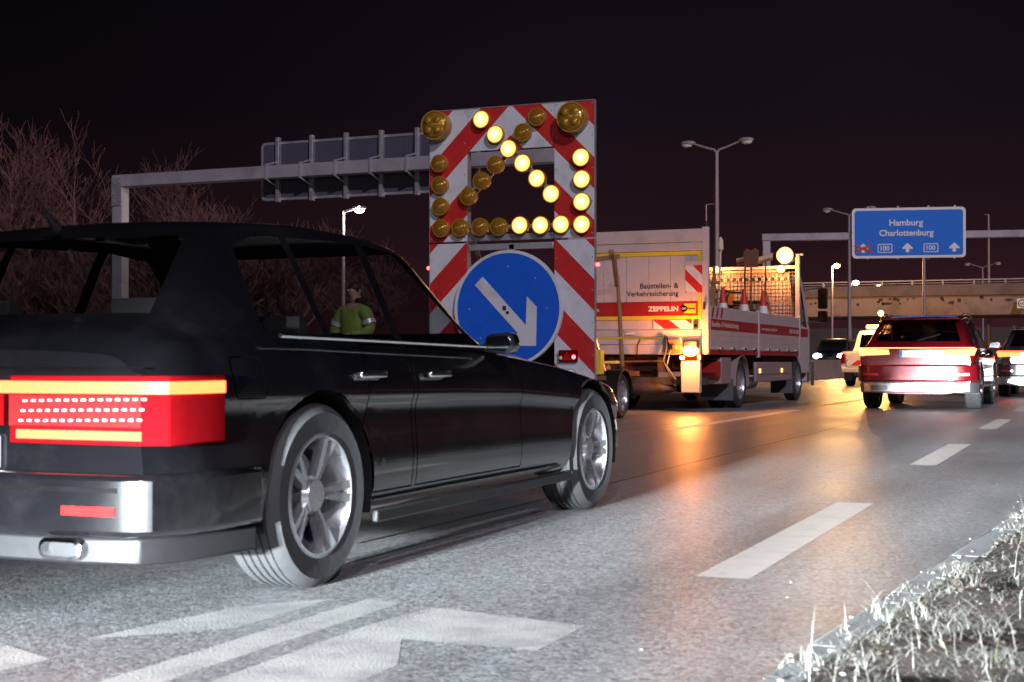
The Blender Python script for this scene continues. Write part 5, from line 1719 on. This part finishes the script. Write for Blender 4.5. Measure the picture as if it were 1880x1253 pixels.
car_from_shell(dc, estate_shell(), 'carblack', 0.915, [(0.88, 0.325), (3.76, 0.325)], 0.325, 0.225,
    windows=[[(0.62, 0.905), (1.00, 0.895), (1.00, 1.255), (0.86, 1.255), (0.70, 1.20)], [(1.05, 0.893), (1.56, 0.882), (1.56, 1.275), (1.05, 1.258)], [(1.63, 0.880), (2.48, 0.872), (2.40, 0.95), (1.92, 1.255), (1.63, 1.276)]],
    rear_win=([(-0.62, 0.955), (0.62, 0.955), (0.52, 1.235), (-0.52, 1.235)], 0.1, 0.9),
    front_win=([(-0.66, 0.93), (0.66, 0.93), (0.56, 1.265), (-0.56, 1.265)], 1.9, 2.75),
    doors=[[(1.03, 0.30), (1.58, 0.30), (1.59, 0.865), (1.22, 0.865), (1.20, 0.62)], [(1.61, 0.30), (2.72, 0.30), (2.74, 0.80), (2.66, 0.835), (1.62, 0.862)]],
    flap=[(0.36, 0.675), (0.50, 0.675), (0.515, 0.69), (0.515, 0.80), (0.50, 0.815), (0.36, 0.815), (0.345, 0.80), (0.345, 0.69)], spokes=5, seats=[(-0.36, 1.60, 0.42, 0.40), (0.36, 1.60, 0.42, 0.40), (-0.33, 0.72, 0.46, 0.40), (0.33, 0.72, 0.46, 0.40)])
for sg in (1, -1):
    mirror(dc, sg, 0.87, 2.36, 0.875, 'carblack', 0.72)
m = MB(); m.box(-0.75, 0.75, 2.30, 2.62, 0.66, 0.79); dash = m.build('dashboard', 'black', dc, bevel=0.04)
m = MB(); m.lathe([(0.17, -0.015), (0.185, 0.0), (0.17, 0.015), (0.155, 0.0)], 'y', c=(-0.36, 2.18, 0.76), n=24, closed=True); m.build('steering_wheel', 'black', dash)
m = MB(); m.box(-0.62, 0.62, 0.25, 4.2, 0.22, 0.24); m.build('floor_pan', 'black', dc)
# rear end: light bar, lamp clusters, plate, bumper
def wrapped(x0, x1, z0, z1, y, d, sg):
    return [(sg * x0, y), (sg * (x1 - 0.10), y), (sg * (x1 - 0.02), y + 0.035), (sg * x1, y + 0.10), (sg * x1, y + 0.30), (sg * (x1 - 0.03), y + 0.30), (sg * (x1 - 0.05), y + 0.12), (sg * x0, y + d)]
for sg in (1, -1):
    m = MB(); m.prism(wrapped(0.30, 0.895, 0, 0, -0.015, 0.05, sg), 'z', 0.545, 0.755); tl = m.build('tail_light', 'tailred', dc, bevel=0.006)
    m = MB(); m.prism(wrapped(0.28, 0.899, 0, 0, -0.021, 0.0, sg), 'z', 0.700, 0.738); m.build('upper_led_bar', 'e_tail', tl)
    m = MB(); m.prism([(sg * 0.33, -0.019), (sg * 0.70, -0.019), (sg * 0.80, -0.016), (sg * 0.80, 0.0), (sg * 0.33, 0.0)], 'z', 0.560, 0.588); m.build('lower_led_bar', 'e_tail', tl)
    m = MB()
    for r_ in range(3):
        for k in range(15):
            x = 0.34 + k * 0.032 + 0.008 * r_
            m.box(min(sg * x, sg * (x + 0.016)), max(sg * x, sg * (x + 0.016)), -0.0185, -0.0168, 0.612 + r_ * 0.031 + 0.0006 * k, 0.618 + r_ * 0.031 + 0.0006 * k)
    tag(m.build('led_dots', 'e_led', tl), kind='stuff')
    m = MB(); m.box(min(sg * 0.30, sg * 0.80), max(sg * 0.30, sg * 0.80), -0.0165, -0.0152, 0.60, 0.695); m.build('glow_panel', 'e_taillow', tl)
m = MB(); m.box(-0.278, 0.278, -0.020, -0.002, 0.700, 0.738); m.build('centre_light_bar', 'e_tail', dc)
m = MB(); m.box(-0.278, 0.278, -0.016, -0.002, 0.60, 0.695); m.build('light_band', 'tailred', dc)
pl = MB(); pl.prism(rrect(-0.26, 0.26, 0.46, 0.57, 0.012), 'y', -0.018, -0.008); pp = pl.build('number_plate', 'e_plate', dc)
m = MB(); m.box(-0.258, -0.222, -0.0195, -0.0182, 0.463, 0.567); m.build('plate_strip', 'signblue', pp)
m = MB(); m.prism([(-0.918, 0.48), (-0.912, 0.25), (-0.885, 0.10), (-0.83, 0.0), (-0.74, -0.042), (-0.5, -0.058), (0.5, -0.058), (0.74, -0.042), (0.83, 0.0), (0.885, 0.10), (0.912, 0.25), (0.918, 0.48)], 'z', 0.27, 0.46); bp_ = m.build('bumper', 'carblack', dc, bevel=0.02)
m = MB(); m.prism([(-0.735, 0.0), (-0.735, -0.047), (-0.5, -0.063), (0.5, -0.063), (0.735, -0.047), (0.735, 0.0)], 'z', 0.405, 0.420); m.build('chrome_strip', 'chrome', bp_)
m = MB(); m.prism([(-0.90, 0.46), (-0.86, 0.10), (-0.78, 0.0), (-0.6, -0.035), (0.6, -0.035), (0.78, 0.0), (0.86, 0.10), (0.90, 0.46)], 'z', 0.185, 0.268); m.build('diffuser', 'black', dc, bevel=0.01)
for sg in (1, -1):
    m = MB()
    for a_, b_, y_ in ((0.0, 0.0, -0.07), (0.010, 0.010, -0.02)):
        pass
    po, pi = rrect(min(sg * 0.46, sg * 0.62), max(sg * 0.46, sg * 0.62), 0.20, 0.265, 0.03), rrect(min(sg * 0.472, sg * 0.608), max(sg * 0.472, sg * 0.608), 0.212, 0.253, 0.02)
    n_ = len(po)
    vs = [(u, y_, v) for q, y_ in ((po, 0.0), (po, -0.065), (pi, -0.07), (pi, 0.0)) for u, v in q]
    m.add(vs, [(k * n_ + i, k * n_ + (i + 1) % n_, (k + 1) * n_ + (i + 1) % n_, (k + 1) * n_ + i) for k in range(3) for i in range(n_)])
    m.build('exhaust_trim', 'chrome', dc)
    m = MB(); m.prism([(sg * 0.54, -0.059), (sg * 0.73, -0.047), (sg * 0.73, -0.03), (sg * 0.54, -0.03)], 'z', 0.335, 0.362); m.build('reflector', 'reflector', bp_)
    m = MB(); m.tube([(sg * 0.897, 0.60, 0.885), (sg * 0.90, 1.2, 0.878), (sg * 0.895, 2.5, 0.862)], 0.008, 6); m.build('window_trim', 'chrome', dc)
    m = MB(); m.bar((sg * 0.905, 1.25, 0.215), (sg * 0.905, 3.35, 0.215), 0.03, 0.05); m.build('side_sill', 'black', dc, bevel=0.008)
m = MB(); m.box(-0.80, 0.80, -0.0045, 0.01, 0.775, 0.781); m.build('boot_seam', 'chrome', dc)
m = MB(); m.tube([(0.0, 0.55, 1.27), (0.0, 0.48, 1.33)], [0.02, 0.005], 6); m.build('aerial', 'black', dc)

# ------------------------------------------------------------------ red SUV ahead
def suv_shell(L=4.75, roof=1.58):
    k = roof / 1.58
    zt = [(0.0, 0.95), (0.04, 1.02), (0.12, 1.07), (0.55, 1.40 * k), (0.85, 1.525 * k), (1.6, 1.585 * k), (2.4, 1.575 * k), (2.75, 1.53 * k), (3.45, 1.12), (4.2, 1.03), (4.55, 0.95), (4.70, 0.80), (L, 0.65)]
    zb = [(0.0, 0.92), (0.12, 1.03), (0.6, 1.045), (2.4, 1.02), (3.45, 1.01), (4.2, 0.96), (4.55, 0.88), (L, 0.6)]
    wr = [(0.0, 0.78), (0.12, 0.80), (0.55, 0.70), (1.0, 0.67), (2.5, 0.66), (3.4, 0.78), (4.2, 0.74), (L, 0.55)]
    wf = [(0.0, 0.85), (0.05, 0.90), (0.15, 0.93), (0.5, 0.955), (0.9, 0.965), (3.9, 0.96), (4.3, 0.93), (4.55, 0.84), (L, 0.66)]
    zs = [(0.0, 0.42), (0.5, 0.34), (4.2, 0.34), (L, 0.40)]
    return car_shell(L, 0.965, zt, zb, wr, wf, zs, zu=0.26)
def suv(name, label, loc, paint, bar, rz=0.0):
    c = thing(name, label, 'car', loc, rz)
    car_from_shell(c, suv_shell(), paint, 0.965, [(0.90, 0.37), (3.78, 0.37)], 0.37, 0.25,
        windows=[[(0.52, 1.10), (0.98, 1.085), (0.98, 1.44), (0.84, 1.44)], [(1.04, 1.083), (1.90, 1.07), (1.90, 1.495), (1.04, 1.45)], [(1.97, 1.068), (3.10, 1.055), (2.62, 1.455), (1.97, 1.495)]],
        rear_win=([(-0.68, 1.12), (0.68, 1.12), (0.56, 1.44), (-0.56, 1.44)], 0.08, 0.95),
        front_win=([(-0.70, 1.13), (0.70, 1.13), (0.58, 1.47), (-0.58, 1.47)], 2.7, 3.5),
        doors=[[(1.02, 0.42), (1.92, 0.42), (1.93, 1.04), (1.25, 1.05), (1.22, 0.75)], [(1.96, 0.42), (3.20, 0.42), (3.22, 0.98), (1.97, 1.035)]],
        glass='glassdark', spokes=7, seats=[(-0.38, 1.75, 0.68, 0.52), (0.38, 1.75, 0.68, 0.52)])
    for sg in (1, -1):
        mirror(c, sg, 0.93, 2.95, 1.08, paint, 1.0)
        m = MB(); m.tube([(sg * 0.64, 0.95, 1.57), (sg * 0.66, 1.1, 1.60), (sg * 0.66, 2.5, 1.60), (sg * 0.64, 2.65, 1.565)], 0.014, 6); m.build('roof_rail', 'chrome', c)
        m = MB(); m.prism([(sg * 0.42, 0.905), (sg * 0.90, 0.885), (sg * 0.945, 1.00), (sg * 0.44, 0.985)], 'y', -0.02, 0.10); tl = m.build('tail_light', bar, c, bevel=0.008)
        m = MB(); m.box(min(sg * 0.60, sg * 0.84), max(sg * 0.60, sg * 0.84), -0.066, -0.055, 0.56, 0.60); m.build('reflector', 'reflector', c)
        m = MB(); m.prism(rrect(min(sg * 0.45, sg * 0.72), max(sg * 0.45, sg * 0.72), 0.32, 0.40, 0.03), 'y', -0.05, 0.1); m.build('exhaust_trim', 'chrome', c)
    m = MB(); m.box(-0.92, 0.92, -0.024, -0.002, 1.003, 1.020); m.build('light_bar', bar, c)
    m = MB(); m.prism(rrect(-0.26, 0.26, 0.86, 0.975, 0.012), 'y', -0.016, -0.004); pp_ = m.build('number_plate', 'e_plate', c)
    m = MB(); m.box(-0.258, -0.222, -0.0175, -0.0162, 0.864, 0.971); m.build('plate_strip', 'signblue', pp_)
    m = MB(); m.prism([(-0.968, 0.46), (-0.962, 0.2), (-0.93, 0.08), (-0.86, 0.0), (-0.74, -0.05), (-0.5, -0.062), (0.5, -0.062), (0.74, -0.05), (0.86, 0.0), (0.93, 0.08), (0.962, 0.2), (0.968, 0.46)], 'z', 0.46, 0.74); m.build('bumper', paint, c, bevel=0.03)
    m = MB(); m.prism([(-0.955, 0.44), (-0.91, 0.10), (-0.84, 0.0), (-0.70, -0.045), (0.70, -0.045), (0.84, 0.0), (0.91, 0.10), (0.955, 0.44)], 'z', 0.28, 0.458); m.build('skid_plate', 'rim', c, bevel=0.02)
    m = MB(); m.bar((-0.64, 0.60, 1.50), (0.64, 0.60, 1.50), 0.28, 0.03); m.build('roof_spoiler', paint, c, bevel=0.01)
    m = MB(); m.bar((0.0, 0.115, 1.13), (0.35, 0.30, 1.24), 0.02, 0.02); m.build('wiper', 'black', c)
    m = MB(); m.box(-0.66, 0.66, 0.3, 4.4, 0.29, 0.31); m.build('floor_pan', 'black', c)
    return c
suv('red_car', 'red SUV with a wide glowing light bar seen from the back', (-2.90, 24.0, 0), 'carred', 'e_tail2')
suv('dark_suv', 'dark car with a red tail lamp cut off by the picture edge', (-1.33, 33.0, 0), 'cargrey', 'e_tail')

# ------------------------------------------------------------------ cream pickup with amber beacon
pk = thing('pickup_truck', 'cream white pickup with hatched tailgate and an amber beacon on the roof', 'pickup', (-6.85, 45.3, 0))
def pk_shell():
    L = 5.2
    zt = [(0.0, 1.10), (1.90, 1.10), (1.98, 1.30), (2.05, 1.70), (2.3, 1.80), (3.0, 1.80), (3.25, 1.74), (3.75, 1.18), (4.8, 1.08), (5.1, 0.98), (L, 0.75)]
    zb = [(0.0, 1.08), (1.9, 1.08), (3.75, 1.08), (4.8, 1.0), (L, 0.68)]
    wr = [(0.0, 0.89), (1.9, 0.89), (2.05, 0.72), (3.2, 0.70), (3.75, 0.80), (4.8, 0.78), (L, 0.6)]
    wf = [(0.0, 0.91), (0.1, 0.93), (4.6, 0.93), (5.0, 0.86), (L, 0.72)]
    zs = [(0.0, 0.52), (L, 0.48)]
    return car_shell(L, 0.93, zt, zb, wr, wf, zs, zu=0.42, sig=0.03)
car_from_shell(pk, pk_shell(), 'carwhite', 0.93, [(1.05, 0.38), (4.2, 0.38)], 0.38, 0.25,
    windows=[[(2.14, 1.14), (2.85, 1.14), (2.85, 1.66), (2.20, 1.66)], [(2.92, 1.14), (3.58, 1.14), (3.22, 1.64), (2.92, 1.66)]],
    rear_win=([(-0.66, 1.20), (0.66, 1.20), (0.60, 1.66), (-0.60, 1.66)], 1.85, 2.3), front_win=([(-0.7, 1.20), (0.7, 1.20), (0.62, 1.68), (-0.62, 1.68)], 3.1, 3.8),
    doors=[[(2.10, 0.55), (2.88, 0.55), (2.88, 1.07), (2.10, 1.07)], [(2.91, 0.55), (3.72, 0.55), (3.72, 1.06), (2.91, 1.07)]], glass='glassdark')
m = MB(); m.box(-0.76, 0.76, -0.03, -0.004, 0.62, 1.06); tg = m.build('tailgate', 'carwhite', pk, bevel=0.012)
m = MB(); m.box(-0.74, 0.74, -0.036, -0.031, 0.66, 0.82); me = m.mesh('hatch_strip', ['red', 'white'], smooth=False); striped(me, 0.42, 0.1, 1, 0.8); link('hatch_strip', me, tg)
m = MB(); m.prism([(-0.90, 0.05), (-0.88, -0.12), (0.88, -0.12), (0.90, 0.05)], 'z', 0.44, 0.58); bpk = m.build('bumper', 'carwhite', pk, bevel=0.02)
m = MB(); m.prism(rrect(-0.26, 0.26, 0.465, 0.575, 0.012), 'y', -0.131, -0.121); ppk = m.build('number_plate', 'e_plate', pk)
text(ppk, 'B·TVS 1', 0.40, 0.075, (-0.19, -0.1325, 0.483), bold=0.02)
m = MB(); m.bar((-0.5, -0.08, 0.38), (0.5, -0.08, 0.38), 0.06, 0.08); m.bar((0, -0.2, 0.40), (0, 0.1, 0.40), 0.06, 0.06); m.build('tow_bar', 'dark', pk)
for sg in (1, -1):
    m = MB(); m.box(min(sg * 0.79, sg * 0.925), max(sg * 0.79, sg * 0.925), -0.02, 0.04, 0.72, 1.02); m.build('tail_light', 'tailred', pk, bevel=0.01)
    m = MB(); m.box(sg * 0.78 - 0.13, sg * 0.78 + 0.13, 0.52, 0.54, 0.18, 0.52); m.build('mudflap', 'flap', pk)
m = MB(); m.box(-0.52, 0.30, 2.35, 2.60, 1.815, 1.85); lb = m.build('beacon_base', 'black', pk)
m = MB(); m.box(-0.50, 0.28, 2.33, 2.62, 1.852, 1.98); m.build('beacon_lens', 'e_amber', lb, bevel=0.04)
m = MB(); m.tube([(-0.10, 2.9, 1.81), (-0.10, 2.9, 2.30)], 0.02, 6); pb = m.build('beacon_pole', 'dark', pk)
m = MB(); m.sphere((-0.10, 2.9, 2.38), 0.095, 14); m.build('pole_lamp', 'e_sodium', pb)
add_light('beacon_light', 'POINT', (-6.95, 47.2, 2.55), (0, 0, 0), 900, (1.0, 0.46, 0.12), shadow_soft_size=0.12)
add_light('beacon_light', 'POINT', (-7.1, 44.9, 2.35), (0, 0, 0), 350, (1.0, 0.46, 0.12), shadow_soft_size=0.12)

# ------------------------------------------------------------------ oncoming van with headlamps
ov = thing('oncoming_van', 'oncoming dark van with blazing headlamps beyond the lorry', 'van', (-14.9, 88.0, 0), R(180))
def van_shell():
    L = 5.0
    zt = [(0, 2.0), (0.1, 2.1), (3.2, 2.1), (3.5, 2.0), (4.2, 1.45), (4.7, 1.25), (L, 1.0)]
    zb = [(0, 1.3), (4.2, 1.3), (4.7, 1.15), (L, 0.9)]
    wr = [(0, 0.82), (3.4, 0.80), (4.2, 0.84), (L, 0.7)]
    wf = [(0, 0.95), (0.1, 0.98), (4.4, 0.97), (4.8, 0.88), (L, 0.75)]
    zs = [(0, 0.42), (L, 0.42)]
    return car_shell(L, 0.98, zt, zb, wr, wf, zs, zu=0.3)
car_from_shell(ov, van_shell(), 'cargrey', 0.98, [(0.9, 0.36), (4.0, 0.36)], 0.36, 0.24, windows=[[(3.0, 1.34), (3.9, 1.34), (3.5, 1.88), (3.0, 1.92)]],
    rear_win=None, front_win=([(-0.78, 1.42), (0.78, 1.42), (0.72, 1.95), (-0.72, 1.95)], 3.2, 4.5), doors=[[(3.0, 0.5), (3.9, 0.5), (3.9, 1.28), (3.0, 1.28)]], glass='glassdark')
for sg in (1, -1):
    m = MB(); m.sphere((sg * 0.70, 4.93, 1.08), 0.17, 14, sc=(1.5, 0.6, 0.9)); m.build('headlight', 'e_whitecool', ov)
m = MB(); m.prism([(-0.85, 4.8), (0.85, 4.8), (0.75, 5.08), (-0.75, 5.08)], 'z', 0.38, 0.7); m.build('bumper', 'black', ov, bevel=0.03)
add_light('headlight_beam', 'SPOT', (-14.9, 82.6, 1.0), aim((-14.9, 82.6, 1.0), (-12.5, 50, 0.0)), 5000, (0.95, 0.97, 1.0), spot_size=R(50), spot_blend=0.7, shadow_soft_size=0.15)

# ------------------------------------------------------------------ road worker
pw = thing('person', 'road worker in hi-vis yellow jacket standing beside the striped trailer, looking down at dark gloves', 'person', (-9.32, 16.75, 0), R(-12))
def skinned(name, joints, bones, mat, parent, sub=2, root=0):
    me = bpy.data.meshes.new(name)
    me.from_pydata([j[0] for j in joints], bones, [])
    o = bpy.data.objects.new(name, me)
    col.objects.link(o)
    s_ = o.modifiers.new('skin', 'SKIN')
    s_.use_smooth_shade = True
    sd = me.skin_vertices[0].data
    for i, j in enumerate(joints):
        r_ = j[1] if isinstance(j[1], tuple) else (j[1], j[1])
        sd[i].radius = r_
        sd[i].use_root = (i == root)
    u = o.modifiers.new('subsurf', 'SUBSURF')
    u.levels = u.render_levels = sub
    dg = bpy.context.evaluated_depsgraph_get(); dg.update()
    out = bpy.data.meshes.new_from_object(o.evaluated_get(dg))
    bpy.data.objects.remove(o); bpy.data.meshes.remove(me)
    out.materials.clear(); out.materials.append(MT[mat])
    finish(out, True, 80)
    return link(name, out, parent)
BJ = [((0, 0, 0.98), (0.16, 0.11)), ((0, 0, 1.15), (0.155, 0.105)), ((0, 0, 1.35), (0.18, 0.115)), ((0, 0, 1.50), (0.12, 0.09)), ((0, 0.01, 1.575), 0.055), ((0.01, -0.01, 1.65), (0.068, 0.08)), ((0.015, -0.015, 1.74), (0.078, 0.095)), ((0.015, -0.01, 1.81), (0.055, 0.065)),
      ((-0.19, 0, 1.47), 0.07), ((-0.29, -0.02, 1.21), 0.052), ((-0.11, -0.24, 1.13), 0.042), ((-0.06, -0.30, 1.12), 0.035),
      ((0.19, 0, 1.47), 0.07), ((0.29, -0.02, 1.21), 0.052), ((0.11, -0.24, 1.13), 0.042), ((0.06, -0.30, 1.12), 0.035),
      ((-0.10, 0, 0.90), 0.095), ((-0.12, -0.01, 0.50), 0.065), ((-0.13, 0.02, 0.09), 0.048), ((-0.14, -0.14, 0.045), 0.04),
      ((0.10, 0, 0.90), 0.095), ((0.12, -0.01, 0.50), 0.065), ((0.13, 0.02, 0.09), 0.048), ((0.14, -0.14, 0.045), 0.04)]
BB = [(0, 1), (1, 2), (2, 3), (3, 4), (4, 5), (5, 6), (6, 7), (3, 8), (8, 9), (9, 10), (10, 11), (3, 12), (12, 13), (13, 14), (14, 15), (0, 16), (16, 17), (17, 18), (18, 19), (0, 20), (20, 21), (21, 22), (22, 23)]
skinned('body', BJ, BB, 'skin', pw)
JJ = [((0, 0, 0.86), (0.205, 0.15)), ((0, 0, 1.08), (0.195, 0.145)), ((0, 0, 1.33), (0.215, 0.145)), ((0, 0, 1.50), (0.14, 0.105)), ((0, 0.01, 1.555), (0.085, 0.085)),
      ((-0.215, 0, 1.465), 0.095), ((-0.315, -0.02, 1.20), 0.082), ((-0.125, -0.235, 1.13), 0.064),
      ((0.215, 0, 1.465), 0.095), ((0.315, -0.02, 1.20), 0.082), ((0.125, -0.235, 1.13), 0.064)]
jk = skinned('jacket', JJ, [(0, 1), (1, 2), (2, 3), (3, 4), (3, 5), (5, 6), (6, 7), (3, 8), (8, 9), (9, 10)], 'hivis', pw)
skinned('trousers', [((0, 0, 0.95), (0.17, 0.125)), ((-0.105, 0, 0.85), 0.115), ((-0.12, -0.01, 0.50), 0.085), ((-0.13, 0.02, 0.12), 0.075), ((0.105, 0, 0.85), 0.115), ((0.12, -0.01, 0.50), 0.085), ((0.13, 0.02, 0.12), 0.075)],
        [(0, 1), (1, 2), (2, 3), (0, 4), (4, 5), (5, 6)], 'trousers', pw)
for sg in (-1, 1):
    skinned('boot', [((sg * 0.13, 0.04, 0.14), 0.07), ((sg * 0.13, 0.03, 0.05), (0.055, 0.05)), ((sg * 0.14, -0.10, 0.045), (0.05, 0.042)), ((sg * 0.143, -0.18, 0.04), (0.042, 0.035))], [(0, 1), (1, 2), (2, 3)], 'boot', pw)
    gj = [((sg * 0.10, -0.265, 1.125), 0.040), ((sg * 0.055, -0.315, 1.115), (0.045, 0.025)), ((sg * 0.02, -0.34, 1.105), (0.045, 0.022))]
    gb = [(0, 1), (1, 2)]
    for k, (dz, ln) in enumerate(((0.034, 0.07), (0.012, 0.08), (-0.011, 0.075), (-0.033, 0.06))):
        i = len(gj)
        gj += [((sg * -0.005, -0.355, 1.105 + dz), 0.0105), ((sg * -0.03, -0.35 , 1.095 + dz), 0.010), ((sg * (-0.03 + 0.01), -0.325, 1.09 + dz - 0.01 * k), 0.009)]
        gb += [(2, i), (i, i + 1), (i + 1, i + 2)]
    i = len(gj)
    gj += [((sg * 0.05, -0.335, 1.155), 0.012), ((sg * 0.02, -0.365, 1.165), 0.010)]
    gb += [(1, i), (i, i + 1)]
    skinned('glove', gj, gb, 'glove', pw, sub=1)
    m = MB(); m.lathe([(0.074, -0.03), (0.077, -0.03), (0.077, 0.03), (0.074, 0.03)], 'z', n=20, closed=True)
    m.v = [(v[0] * 1.22, v[1] * 1.22, v[2]) for v in m.v]
    o = m.build('sleeve_stripe', 'stripe', jk, loc=(sg * 0.275, -0.012, 1.31))
    o.rotation_euler = (0, R(-21 * sg), 0)
    m = MB(); m.sphere((sg * 0.032 + 0.015, -0.098, 1.745), 0.011, 8); m.build('eye', 'conewhite', pw)
    m = MB(); m.sphere((sg * 0.085 + 0.015, 0.0, 1.725), 0.028, 10, sc=(0.35, 0.7, 1.1)); m.build('ear', 'skin', pw)
m = MB(); m.prism([(-0.10, 1.735), (-0.092, 1.735), (-0.118, 1.698), (-0.10, 1.690)], 'x', 0.003, 0.027); m.build('nose', 'skin', pw, bevel=0.004)
m = MB(); m.box(-0.012, 0.042, -0.100, -0.092, 1.660, 1.668); m.build('mouth', 'tailred', pw, bevel=0.003)
m = MB(); m.sphere((0.015, 0.012, 1.775), 0.098, 18, sc=(0.92, 1.02, 0.92)); m.v = [v for v in m.v]; m.build('hair', 'hair', pw)
m = MB(); m.lathe([(0.262, -0.03), (0.266, -0.03), (0.266, 0.03), (0.262, 0.03)], 'z', n=32, closed=True)
m.v = [(v[0] * 0.80, v[1] * 0.585, v[2]) for v in m.v]
m.build('waist_stripe', 'stripe', jk, loc=(0, 0, 1.02))
m = MB(); m.prism(rrect(-0.10, 0.10, 1.03, 1.17, 0.02), 'y', -0.375, -0.362)
tag(m.build('tablet', 'black', loc=(-9.32, 16.75, 0)), 'dark flat tablet held in the worker\'s gloved hands', 'tablet')
bpy.data.objects['tablet'].rotation_euler = (0, 0, R(-12))
